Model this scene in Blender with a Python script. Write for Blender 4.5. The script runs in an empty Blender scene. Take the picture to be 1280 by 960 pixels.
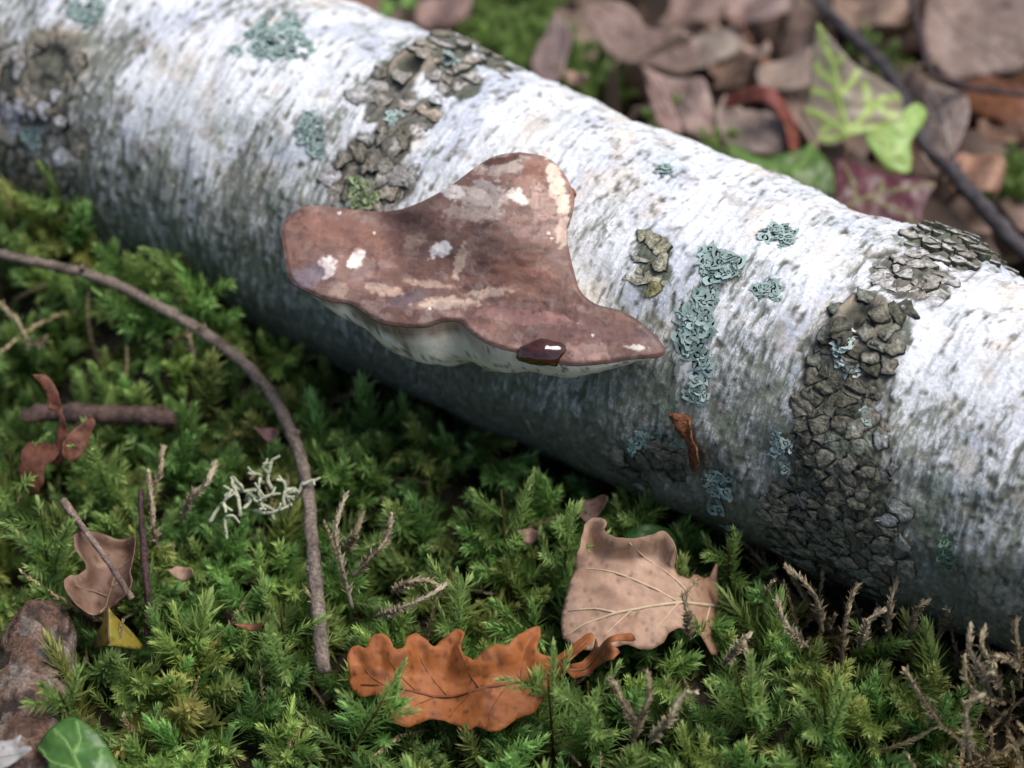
import bpy, bmesh, math, random
import numpy as np
from mathutils import Vector, Matrix
from mathutils.geometry import delaunay_2d_cdt

rng = np.random.default_rng(7)
random.seed(7)
scene = bpy.context.scene
col = scene.collection

# ------------------------------------------------------------------ camera, sky, sun, exposure
PITCH = math.radians(42.0)
FPX = 90.0 / 36.0 * 1280.0
CAM = np.array([0.0, 0.0, 0.78081])
cam_data = bpy.data.cameras.new("camera")
cam_data.sensor_width = 36.0
cam_data.lens = 90.0
cam_data.clip_start = 0.01
cam_data.clip_end = 200.0
cam_data.dof.use_dof = True
cam_data.dof.focus_distance = 1.0
cam_data.dof.aperture_fstop = 5.0
cam = bpy.data.objects.new("camera", cam_data)
cam.location = CAM
cam.rotation_euler = (math.pi / 2 - PITCH, 0, 0)
col.objects.link(cam)
scene.camera = cam

SUN_EL, SUN_AZ = 66.0, 100.0          # degrees; azimuth measured from +Y (behind the log) towards +X
world = bpy.data.worlds.new("World")
scene.world = world
world.use_nodes = True
wn = world.node_tree.nodes
sky = wn.new("ShaderNodeTexSky")
sky.sky_type = 'NISHITA'
sky.sun_disc = False
sky.sun_elevation = math.radians(SUN_EL)
sky.sun_rotation = math.radians(SUN_AZ)
sky.dust_density = 3.0
sky.air_density = 1.0
sky.ozone_density = 1.0
wn["Background"].inputs[1].default_value = 0.07
world.node_tree.links.new(sky.outputs[0], wn["Background"].inputs[0])

sd = bpy.data.lights.new("sun", 'SUN')
sd.energy = 2.2
sd.angle = math.radians(38)
sd.color = (1.0, 0.97, 0.93)
sun = bpy.data.objects.new("sun", sd)
e, a = math.radians(SUN_EL), math.radians(SUN_AZ)
sdir = Vector((math.sin(a) * math.cos(e), math.cos(a) * math.cos(e), math.sin(e)))
sun.rotation_euler = sdir.to_track_quat('Z', 'Y').to_euler()
col.objects.link(sun)

scene.view_settings.view_transform = 'Standard'
scene.view_settings.look = 'None'
scene.view_settings.exposure = 0.72
scene.view_settings.gamma = 1.0
scene.view_settings.use_curve_mapping = False

# ------------------------------------------------------------------ picture geometry helpers
Fv = np.array([0, math.cos(PITCH), -math.sin(PITCH)])
Uv = np.array([0, math.sin(PITCH), math.cos(PITCH)])
Rv = np.array([1.0, 0, 0])
LOG_Y, PSI, TAPER, R0 = 0.87111, 0.58494, -0.246, 0.075
AX = np.array([0, LOG_Y, R0 * 0.97])
LU = np.array([math.cos(PSI), -math.sin(PSI), 0])       # along the log, towards the right
LQ = np.array([-math.sin(PSI), -math.cos(PSI), 0])      # across it, towards the viewer
LZ = np.array([0, 0, 1.0])


def ray(px, py):
    d = Fv + (px - 640) / FPX * Rv + (480 - py) / FPX * Uv
    return d / np.linalg.norm(d)


def at_z(px, py, z):
    d = ray(px, py)
    return CAM + d * (z - CAM[2]) / d[2]


def project(p):
    d = np.asarray(p) - CAM
    w = d @ Fv
    return 640 + FPX * (d @ Rv) / w, 480 - FPX * (d @ Uv) / w


def log_r(s):
    return R0 * (1 + TAPER * np.clip(s, -.45, .45))


def log_hit(px, py):
    d = ray(px, py)
    o = CAM - AX
    s = 0.0
    a2 = np.array([d @ LQ, d @ LZ])
    b2 = np.array([o @ LQ, o @ LZ])
    for _ in range(6):
        r = log_r(s)
        bb = a2 @ b2
        disc = max(bb * bb - (a2 @ a2) * (b2 @ b2 - r * r), 0)
        t = (-bb - math.sqrt(disc)) / (a2 @ a2)
        p = CAM + t * d
        s = (p - AX) @ LU
    return s, math.atan2((p - AX) @ LZ, (p - AX) @ LQ)


# ------------------------------------------------------------------ noise
_perm = np.random.default_rng(3).permutation(256)
_perm = np.concatenate([_perm, _perm, _perm])
_grad = np.random.default_rng(4).normal(size=(256, 3))
_grad /= np.linalg.norm(_grad, axis=1)[:, None]


def noise(x, y, z=0.0):
    x, y, z = np.broadcast_arrays(np.asarray(x, float), np.asarray(y, float), np.asarray(z, float))
    xi, yi, zi = np.floor(x).astype(int), np.floor(y).astype(int), np.floor(z).astype(int)
    xf, yf, zf = x - xi, y - yi, z - zi
    u, v, w = [t * t * t * (t * (t * 6 - 15) + 10) for t in (xf, yf, zf)]
    out = 0
    for dx in (0, 1):
        for dy in (0, 1):
            for dz in (0, 1):
                h = _perm[_perm[_perm[(xi + dx) & 255] + ((yi + dy) & 255)] + ((zi + dz) & 255)]
                g = _grad[h]
                dot = g[..., 0] * (xf - dx) + g[..., 1] * (yf - dy) + g[..., 2] * (zf - dz)
                out = out + dot * (u if dx else 1 - u) * (v if dy else 1 - v) * (w if dz else 1 - w)
    return out * 1.5


def fbm(x, y, z=0.0, o=3):
    t, amp = 0, 1.0
    for i in range(o):
        t = t + amp * noise(x * 2 ** i + i * 17.3, y * 2 ** i - i * 9.1, z * 2 ** i)
        amp *= .5
    return t / 1.4


def sstep(a, b, x):
    t = np.clip((x - a) / (b - a), 0, 1)
    return t * t * (3 - 2 * t)


def mixc(c, d, m):
    return c + (np.asarray(d) - c) * m[..., None]


# ------------------------------------------------------------------ mesh helpers
def mesh_np(name, verts, faces, colors=None, smooth=True, mat=None):
    """faces: (n,3) or (n,4) array, or a list of arrays of both."""
    verts = np.asarray(verts, np.float32)
    if isinstance(faces, np.ndarray):
        faces = [faces]
    faces = [np.asarray(f, np.int32) for f in faces if len(f)]
    me = bpy.data.meshes.new(name)
    me.vertices.add(len(verts))
    me.vertices.foreach_set("co", verts.ravel())
    nl = sum(f.size for f in faces)
    npoly = sum(len(f) for f in faces)
    me.loops.add(nl)
    me.loops.foreach_set("vertex_index", np.concatenate([f.ravel() for f in faces]))
    me.polygons.add(npoly)
    tot = np.concatenate([np.full(len(f), f.shape[1], np.int32) for f in faces])
    st = np.concatenate([[0], np.cumsum(tot)[:-1]]).astype(np.int32)
    me.polygons.foreach_set("loop_start", st)
    me.polygons.foreach_set("use_smooth", np.full(npoly, smooth))
    me.update(calc_edges=True)
    me.validate()
    if colors is not None:
        c = np.ones((len(verts), 4), np.float32)
        c[:, :3] = np.clip(colors, 0, 1)
        at = me.attributes.new("Col", 'FLOAT_COLOR', 'POINT')
        at.data.foreach_set("color", c.ravel())
    if mat:
        me.materials.append(mat)
    return me


def obj(name, me, parent=None, loc=None):
    o = bpy.data.objects.new(name, me)
    col.objects.link(o)
    if parent is not None:
        o.parent = parent
        o.matrix_parent_inverse = Matrix.Translation(-Vector(parent.location))
    if loc is not None:
        o.location = loc
    return o


def tag(o, label, cat, group=None, kind=None):
    o["label"] = label
    o["category"] = cat
    if group:
        o["group"] = group
    if kind:
        o["kind"] = kind
    return o


def thing(name, label, cat, loc, group=None):
    o = bpy.data.objects.new(name, None)
    o.location = Vector(loc)
    o.empty_display_size = .01
    col.objects.link(o)
    return tag(o, label, cat, group)


def tube(path, radii, n=7, rough=0.0, seed=0.0):
    """verts, quads, t of a tapered tube with closed ends."""
    path = np.asarray(path, float)
    radii = np.broadcast_to(np.asarray(radii, float), (len(path),))
    tan = np.gradient(path, axis=0)
    tan /= np.linalg.norm(tan, axis=1)[:, None] + 1e-12
    ref = np.array([0.31, 0.2, 0.93])
    V, T = [], []
    for i, (p, t, r) in enumerate(zip(path, tan, radii)):
        s = np.cross(t, ref); s /= np.linalg.norm(s) + 1e-9
        b = np.cross(s, t)
        ang = np.arange(n) * 2 * math.pi / n
        rr = r * (1 + rough * noise(p[0] * 300 + np.cos(ang) * 1.2 + seed, p[1] * 300 + np.sin(ang) * 1.2, p[2] * 300))
        V.append(p + rr[:, None] * (np.cos(ang)[:, None] * s + np.sin(ang)[:, None] * b))
        T.append(np.full(n, i / max(len(path) - 1, 1)))
    V = np.concatenate(V); T = np.concatenate(T)
    F = []
    for i in range(len(path) - 1):
        for j in range(n):
            F.append((i * n + j, i * n + (j + 1) % n, (i + 1) * n + (j + 1) % n, (i + 1) * n + j))
    k = len(V)
    V = np.vstack([V, path[:1] - tan[:1] * radii[0] * .3, path[-1:] + tan[-1:] * radii[-1] * .3]); T = np.append(T, [0, 1])
    C3 = [(k, (j + 1) % n, j) for j in range(n)]
    m = (len(path) - 1) * n
    C3 += [(k + 1, m + j, m + (j + 1) % n) for j in range(n)]
    return V, [np.array(F), np.array(C3)], T


def smooth_path(pts, n):
    pts = np.asarray(pts, float)
    if len(pts) < 3:
        t = np.linspace(0, 1, n)[:, None]
        return pts[0] * (1 - t) + pts[-1] * t
    d = np.concatenate([[0], np.cumsum(np.linalg.norm(np.diff(pts, axis=0), axis=1))])
    tt = np.linspace(0, d[-1], n)
    # Catmull-Rom through the points
    out = np.zeros((n, pts.shape[1]))
    ext = np.vstack([2 * pts[0] - pts[1], pts, 2 * pts[-1] - pts[-2]])
    for i, t in enumerate(tt):
        k = min(np.searchsorted(d, t, side='right') - 1, len(pts) - 2)
        f = (t - d[k]) / (d[k + 1] - d[k])
        p0, p1, p2, p3 = ext[k:k + 4]
        out[i] = .5 * (2 * p1 + (p2 - p0) * f + (2 * p0 - 5 * p1 + 4 * p2 - p3) * f * f + (3 * p1 - p0 - 3 * p2 + p3) * f ** 3)
    return out


def join_geo(parts):
    """[(V, [F..], C)] -> V, F, C"""
    V, F, C, k = [], {3: [], 4: []}, [], 0
    for v, fs, c in parts:
        V.append(v)
        C.append(np.broadcast_to(np.asarray(c, float), (len(v), 3)))
        for f in fs:
            if len(f):
                F[f.shape[1]].append(np.asarray(f) + k)
        k += len(v)
    return np.concatenate(V), [np.concatenate(F[n]) for n in (3, 4) if F[n]], np.concatenate(C)


# ------------------------------------------------------------------ materials
def material(name, base=None, rough=.8, var=.25, nscale=400., bump=.3, bscale=900., trans=0.0, spec=.3, coat=0.0, bdist=.0006):
    """base None -> vertex attribute Col; colour is varied by fine object-space noise."""
    m = bpy.data.materials.new(name)
    m.use_nodes = True
    nt = m.node_tree
    N, L = nt.nodes, nt.links
    p = N["Principled BSDF"]
    p.inputs["Roughness"].default_value = rough
    p.inputs["Specular IOR Level"].default_value = spec
    p.inputs["Coat Weight"].default_value = coat
    tc = N.new("ShaderNodeTexCoord")
    nz = N.new("ShaderNodeTexNoise")
    nz.inputs["Scale"].default_value = nscale
    nz.inputs["Detail"].default_value = 4
    L.new(tc.outputs["Object"], nz.inputs["Vector"])
    mr = N.new("ShaderNodeMapRange")
    mr.inputs[1].default_value = .25
    mr.inputs[2].default_value = .75
    mr.inputs[3].default_value = 1 - var
    mr.inputs[4].default_value = 1 + var
    L.new(nz.outputs[0], mr.inputs[0])
    mx = N.new("ShaderNodeMix")
    mx.data_type = 'RGBA'
    mx.blend_type = 'MULTIPLY'
    mx.inputs[0].default_value = 1
    if base is None:
        at = N.new("ShaderNodeAttribute")
        at.attribute_name = "Col"
        L.new(at.outputs["Color"], mx.inputs[6])
    else:
        mx.inputs[6].default_value = (*base, 1)
    L.new(mr.outputs[0], mx.inputs[7])
    L.new(mx.outputs[2], p.inputs["Base Color"])
    if bump:
        n2 = N.new("ShaderNodeTexNoise")
        n2.inputs["Scale"].default_value = bscale
        n2.inputs["Detail"].default_value = 5
        L.new(tc.outputs["Object"], n2.inputs["Vector"])
        b = N.new("ShaderNodeBump")
        b.inputs["Strength"].default_value = bump
        b.inputs["Distance"].default_value = bdist
        L.new(n2.outputs[0], b.inputs["Height"])
        L.new(b.outputs[0], p.inputs["Normal"])
    if trans:
        tr = N.new("ShaderNodeBsdfTranslucent")
        L.new(mx.outputs[2], tr.inputs[0])
        ms = N.new("ShaderNodeMixShader")
        ms.inputs[0].default_value = trans
        L.new(p.outputs[0], ms.inputs[1])
        L.new(tr.outputs[0], ms.inputs[2])
        L.new(ms.outputs[0], N["Material Output"].inputs[0])
    return m


M_SOIL = material("leaf mould soil", (.035, .026, .018), .95, .6, 60, .8, 150, bdist=.01)
M_BARK = material("birch bark", None, .75, .22, 700, .5, 1100, spec=.25)
def bark_flecks(m):
    nt = m.node_tree
    N, L = nt.nodes, nt.links
    p = N["Principled BSDF"]
    src = p.inputs["Base Color"].links[0].from_socket
    at = N.new("ShaderNodeAttribute")
    at.attribute_name = "log_coord"
    sep = N.new("ShaderNodeSeparateXYZ")
    L.new(at.outputs["Vector"], sep.inputs[0])
    for sx, sy, lo, hi, colr, amt in [(900, 230, .56, .64, (.14, .15, .12), .62), (1900, 800, .58, .66, (.17, .165, .135), .45), (420, 70, .60, .66, (.12, .13, .105), .6)]:
        mp = N.new("ShaderNodeMapping")
        mp.inputs["Scale"].default_value = (sx, sy, 0)
        L.new(at.outputs["Vector"], mp.inputs["Vector"])
        nz = N.new("ShaderNodeTexNoise")
        nz.inputs["Scale"].default_value = 1
        nz.inputs["Detail"].default_value = 3
        nz.inputs["Distortion"].default_value = .6
        L.new(mp.outputs[0], nz.inputs["Vector"])
        ad = N.new("ShaderNodeMath")
        ad.operation = 'MULTIPLY_ADD'
        ad.inputs[1].default_value = 1.15
        L.new(sep.outputs[2], ad.inputs[0])
        sb = N.new("ShaderNodeMath")
        sb.operation = 'SUBTRACT'
        sb.inputs[1].default_value = .60
        L.new(nz.outputs[0], sb.inputs[0])
        L.new(sb.outputs[0], ad.inputs[2])
        mr = N.new("ShaderNodeMapRange")
        mr.inputs[1].default_value = lo
        mr.inputs[2].default_value = hi
        mr.inputs[4].default_value = amt
        L.new(ad.outputs[0], mr.inputs[0])
        mx = N.new("ShaderNodeMix")
        mx.data_type = 'RGBA'
        mx.inputs[7].default_value = (*colr, 1)
        L.new(mr.outputs[0], mx.inputs[0])
        L.new(src, mx.inputs[6])
        src = mx.outputs[2]
    L.new(src, p.inputs["Base Color"])


bark_flecks(M_BARK)
M_PLATE = material("bark plate", None, .9, .6, 450, 1.0, 800, spec=.12, bdist=.0012)
M_WOOD = material("cut birch wood", (.4, .28, .16), .85, .3, 120, .3, 300)
M_SKIN = material("fungus skin", None, .58, .14, 300, .2, 700, spec=.45)
M_PORE = material("fungus pores", None, .8, .10, 900, .35, 1500, spec=.25)
M_RESIN = material("amber droplet", (.045, .010, .004), .10, .7, 300, .0, spec=.6, coat=1.0)
M_LICHEN = material("lichen", None, .9, .2, 700, .4, 1200, spec=.1)
M_MOSS = material("moss leaves", None, .55, .18, 300, 0, trans=.42, spec=.25)
M_DRY = material("dry moss", None, .85, .25, 500, 0, trans=.15, spec=.15)
M_TWIG = material("twig bark", None, .8, .6, 700, 1.0, 1200, spec=.25)
M_LEAF = material("dead leaf", None, .6, .16, 350, .35, 500, trans=.08, spec=.3)
M_GREENLEAF = material("living leaf", None, .38, .12, 250, .2, 500, trans=.2, spec=.45)


# ------------------------------------------------------------------ ground
MOUND = at_z(45, 300, .03)


def ground_h(x, y):
    x, y = np.asarray(x, float), np.asarray(y, float)
    sl = (x - AX[0]) * LU[0] + (y - AX[1]) * LU[1]
    ql = (x - AX[0]) * LQ[0] + (y - AX[1]) * LQ[1]
    bank = .026 * np.exp(-((ql - .095) / .038) ** 2) * np.clip((.02 - sl) / .14, 0, 1) + .010 * np.exp(-((ql - .085) / .03) ** 2)
    return bank + .016 * np.exp(-((np.asarray(x) - MOUND[0]) ** 2 + (np.asarray(y) - MOUND[1]) ** 2) / .055 ** 2) - .006 + .014 * noise(np.asarray(x) / .11, np.asarray(y) / .14, 3.1) + .006 * noise(np.asarray(x) / .05, np.asarray(y) / .05, 8.2)


def axis_coords(c, half, step, far):
    a = np.arange(c - half, c + half + step / 2, step)
    out = [a[-1] + .03 * 1.45 ** i for i in range(1, 40) if .03 * 1.45 ** i < far]
    lo = [a[0] - .03 * 1.45 ** i for i in range(1, 40) if .03 * 1.45 ** i < far]
    return np.concatenate([lo[::-1], a, out])


gx, gy = axis_coords(0, .8, .01, 90), axis_coords(1.0, .8, .01, 90)
GX, GY = np.meshgrid(gx, gy, indexing='ij')
GV = np.stack([GX, GY, ground_h(GX, GY)], -1).reshape(-1, 3)
ii, jj = np.meshgrid(np.arange(len(gx) - 1), np.arange(len(gy) - 1), indexing='ij')
k = (ii * len(gy) + jj).ravel()
ground = obj("ground", mesh_np("ground", GV, np.stack([k, k + len(gy), k + len(gy) + 1, k + 1], 1), mat=M_SOIL))
tag(ground, "dark soil of the woodland floor under moss and leaves", "ground", kind="structure")

# ------------------------------------------------------------------ the birch log
# fissured zones and swellings given where the photo shows them: (px, py, radius in m)
FISS = [(log_hit(*p), r) for p, r in [
    ((1085, 415), .020), ((1060, 470), .022), ((1050, 520), .024), ((1045, 570), .026), ((1050, 625), .028), ((1060, 680), .030),
    ((1075, 740), .030), ((1140, 345), .020), ((1180, 312), .022), ((1225, 300), .018), ((1000, 690), .020), ((980, 640), .014),
    ((545, 80), .020), ((615, 84), .012), ((575, 108), .011), ((530, 140), .010), ((500, 95), .013), ((590, 70), .013), ((487, 130), .015), ((490, 175), .014), ((460, 205), .018), ((430, 225), .012),
    ((480, 230), .016), ((60, 85), .022), ((40, 130), .024), ((15, 175), .026), ((60, 215), .020), ((95, 180), .010), ((10, 90), .016),
    ((815, 315), .010), ((820, 345), .008), ((790, 590), .014), ((830, 575), .014)]]
SWELL = [(log_hit(*p), r, h) for p, r, h in [
    ((560, 70), .020, .010), ((515, 85), .012, .003), ((485, 170), .015, .0025), ((1090, 410), .020, .006), ((1200, 300), .022, .007),
    ((1060, 600), .030, .003), ((62, 95), .022, .006), ((815, 325), .012, .002), ((840, 620), .02, .003)]]
SCARS = [(log_hit(*p), r) for p, r in [((64, 88), .0125), ((512, 92), .006), ((1078, 405), .0075)]]


ALGAE = [(log_hit(*p), r, a_) for p, r, a_ in [
    ((60, 235), .05, .35), ((250, 330), .05, .25), ((130, 180), .03, .25), ((390, 320), .045, .22), ((640, 510), .06, .25), ((900, 560), .05, .25), ((820, 500), .03, .2),
    ((240, 110), .035, -.45), ((600, 160), .035, -.4), ((680, 130), .03, -.3), ((1205, 420), .03, -.4), ((1235, 370), .03, -.3), ((780, 200), .03, -.25), ((930, 255), .03, -.25), ((420, 60), .025, -.35),
    ((860, 300), .02, -.3), ((30, 30), .05, .3), ((1100, 300), .02, .2),
    ((1200, 680), .06, .22), ((340, 215), .025, .22), ((990, 420), .03, .18), ((1240, 560), .03, .15), ((760, 300), .02, .18), ((700, 160), .02, .12), ((1010, 500), .03, .2)]]


def bark(S, TH):
    """radial displacement and colour of the bark at s (m along), TH (angle)."""
    C = TH * R0
    w1 = noise(S / .02, C / .02, 5.5)
    w2 = noise(S / .02, C / .02, 9.5)
    Sw, Cw = S + .003 * w1, C + .003 * w2
    big = fbm(S / .05, C / .05, 1.0)
    big2 = fbm(S / .035, C / .05, 4.0)
    fine = fbm(Sw / .0042, Cw / .0075, 2.0)
    tiny = fbm(S / .0018, C / .0040, 7.0, 2)
    dash = noise(Sw / .0020, Cw / .0135, 12.0)
    dash2 = noise(Sw / .0032, Cw / .030, 15.0)
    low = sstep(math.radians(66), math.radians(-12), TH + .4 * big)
    # fissure mask and swellings
    fis = np.zeros_like(S)
    for (s0, t0), r in FISS:
        d = np.hypot(S - s0, (TH - t0) * R0) / r
        fis = np.maximum(fis, 1 - d)
    fis = sstep(.06, .30, fis + .42 * fine + .16 * big2 + .16 * tiny)
    disp = .0034 * big + .0015 * noise(S / .018, C / .03, 31.)
    for (s0, t0), r, h in SWELL:
        disp = disp + h * np.exp(-(((S - s0) ** 2 + ((TH - t0) * R0) ** 2) / (r * r)) * 1.4)
    # colour: patches of white, lavender grey and cream skin, mottled by grey-green algae of uneven cover
    c = np.zeros(S.shape + (3,)) + np.array([.70, .715, .75])
    c = mixc(c, [.50, .53, .62], sstep(-.1, .45, big2 + .35 * dash2))
    c = mixc(c, [.66, .56, .45], .6 * sstep(.10, .45, fbm(S / .022, C / .03, 21.)))
    c = mixc(c, [.77, .785, .81], sstep(.1, .4, dash2 + .3 * fine) * (1 - low) * .8)
    c = mixc(c, [.27, .295, .285], low * .62)  # greyer underside: algae stain with some shade painted into the colour
    cover = .24 * low - .06 + .80 * fbm(S / .028, C / .045, 33.) + .22 * fbm(S / .010, C / .02, 37.)
    for (s0, t0), r, a_ in ALGAE:
        cover = cover + a_ * np.exp(-((S - s0) ** 2 + ((TH - t0) * R0) ** 2) / (r * r))
    cover = np.where(cover > .16, .22 + (cover - .22) * .65, cover)
    mott = fine * .75 + .45 * dash + .35 * tiny
    fleck = sstep(.30, .48, mott + cover)
    pale = sstep(.05, .30, mott + cover)
    c = mixc(c, [.42, .44, .42], pale * .55)
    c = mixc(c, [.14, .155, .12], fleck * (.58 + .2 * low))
    speck = sstep(.34, .46, tiny + .25 * fine + .35 * cover)
    c = mixc(c, [.11, .11, .085], speck * .4)
    longs = sstep(.22, .42, noise(Sw / .0028, Cw / .05, 81.) + .3 * fine + .15 * low)
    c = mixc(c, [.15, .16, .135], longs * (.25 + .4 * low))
    lite = sstep(.12, .34, noise(Sw / .0030, Cw / .0085, 71.) + .35 * tiny - .2 * fine)
    c = mixc(c, [.50, .52, .54], lite * low * .55)
    lent = sstep(.46, .56, dash + .25 * tiny + .35 * fbm(S / .02, C / .03, 61.) - .05)
    c = mixc(c, [.085, .08, .065], lent * .7)
    grn = sstep(.12, .42, fbm(S / .012, C / .018, 40.) + .25 * low - .06 + .3 * tiny)
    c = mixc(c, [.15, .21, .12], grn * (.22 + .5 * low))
    brn = sstep(.22, .5, fbm(S / .016, C / .012, 50.) + .2 * tiny)
    c = mixc(c, [.22, .165, .12], brn * .45)
    lift = sstep(.1, .35, dash2 + .5 * dash) * (1 - fleck)
    disp = disp - .00055 * fleck - .0005 * lent - .0003 * speck + .0004 * tiny + .0004 * fine + .0005 * lift
    # soil and slime, with shade painted in, where the log meets the wet moss, ragged along its upper edge
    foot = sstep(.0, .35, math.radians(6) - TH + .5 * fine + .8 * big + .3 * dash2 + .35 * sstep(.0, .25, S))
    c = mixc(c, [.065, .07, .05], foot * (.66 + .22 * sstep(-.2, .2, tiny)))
    # fissures
    crack = np.abs(noise(Sw / .006, Cw / .007, 60.))
    c = mixc(c, mixc(mixc(np.zeros_like(c) + np.array([.045, .045, .032]), [.13, .115, .085], sstep(.2, .7, tiny + .4)), [.07, .085, .05], sstep(.1, .4, big)), fis * .93)
    disp = disp + fis * (-.0012 + .0012 * tiny + .0016 * np.minimum(crack * 2, .6))
    # branch scars: rolled rim round a sunken eye
    for (s0, t0), r in SCARS:
        d = np.hypot(S - s0, (TH - t0) * R0 * .85) / r * (1 + .25 * noise(S / r, C / r, 77.))
        rings = np.cos(d * 9.0) * sstep(2.1, 1.2, d)
        disp = disp + .0007 * rings
        c = mixc(c, [.09, .085, .065], sstep(.35, .9, -rings) * .6)
        rim = np.exp(-((d - 1.15) / .28) ** 2)
        pit = sstep(1.0, .45, d)
        disp = disp + .0022 * rim - .004 * pit
        c = mixc(c, [.36, .29, .22], rim * .8 * (1 - .4 * fleck))
        c = mixc(c, np.array([.07, .065, .05]) + np.zeros(3), pit * .85 * (1 - .5 * sstep(0, .3, tiny)))
    bark.cover = cover
    return disp, c, fis


def log_pt(S, TH, D):
    r = log_r(S) + D
    S, TH = np.asarray(S), np.asarray(TH)
    return AX + S[..., None] * LU + (r * np.cos(TH))[..., None] * LQ + (r * np.sin(TH))[..., None] * LZ


def log_nrm(TH):
    return math.cos(TH) * LQ + math.sin(TH) * LZ


ss = np.concatenate([np.arange(-.85, -.32, .006), np.arange(-.32, .33, .00085), np.arange(.33, .80, .006)])
tt = np.concatenate([np.radians(np.arange(-180, -75, 3.0)), np.radians(np.arange(-75, 158, .66)), np.radians(np.arange(158, 180, 3.0))])
SS, TT = np.meshgrid(ss, tt, indexing='ij')
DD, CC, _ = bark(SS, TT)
COVER = bark.cover
# the seam under the log: blend so the first and last column meet
LV = log_pt(SS, TT, DD).reshape(-1, 3)
ni, nj = len(ss), len(tt)
ii, jj = np.meshgrid(np.arange(ni - 1), np.arange(nj), indexing='ij')
k = (ii * nj + jj).ravel(); k2 = (ii * nj + (jj + 1) % nj).ravel()
log = thing("birch_log", "fallen white birch log with fissured dark knots lying across the moss", "log", AX - LZ * R0)
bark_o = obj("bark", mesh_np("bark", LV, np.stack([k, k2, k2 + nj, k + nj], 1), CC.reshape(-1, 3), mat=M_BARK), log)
lc = bark_o.data.attributes.new("log_coord", 'FLOAT_VECTOR', 'POINT')
lc.data.foreach_set("vector", np.stack([SS, TT * R0, np.clip(.47 + .42 * COVER, 0, .60)], -1).astype(np.float32).ravel())
for end in (0, ni - 1):
    ring = LV.reshape(ni, nj, 3)[end]
    cen = ring.mean(0)
    v = np.vstack([ring * .998 + cen * .002, cen[None]])
    f = np.array([(j, (j + 1) % nj, nj) if end == 0 else ((j + 1) % nj, j, nj) for j in range(nj)])
    obj("cut_end", mesh_np("cut_end", v, f, mat=M_WOOD), log)

# raised bark plates in the fissured zones: cells of a jittered lattice
PLATE_N = 0


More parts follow.
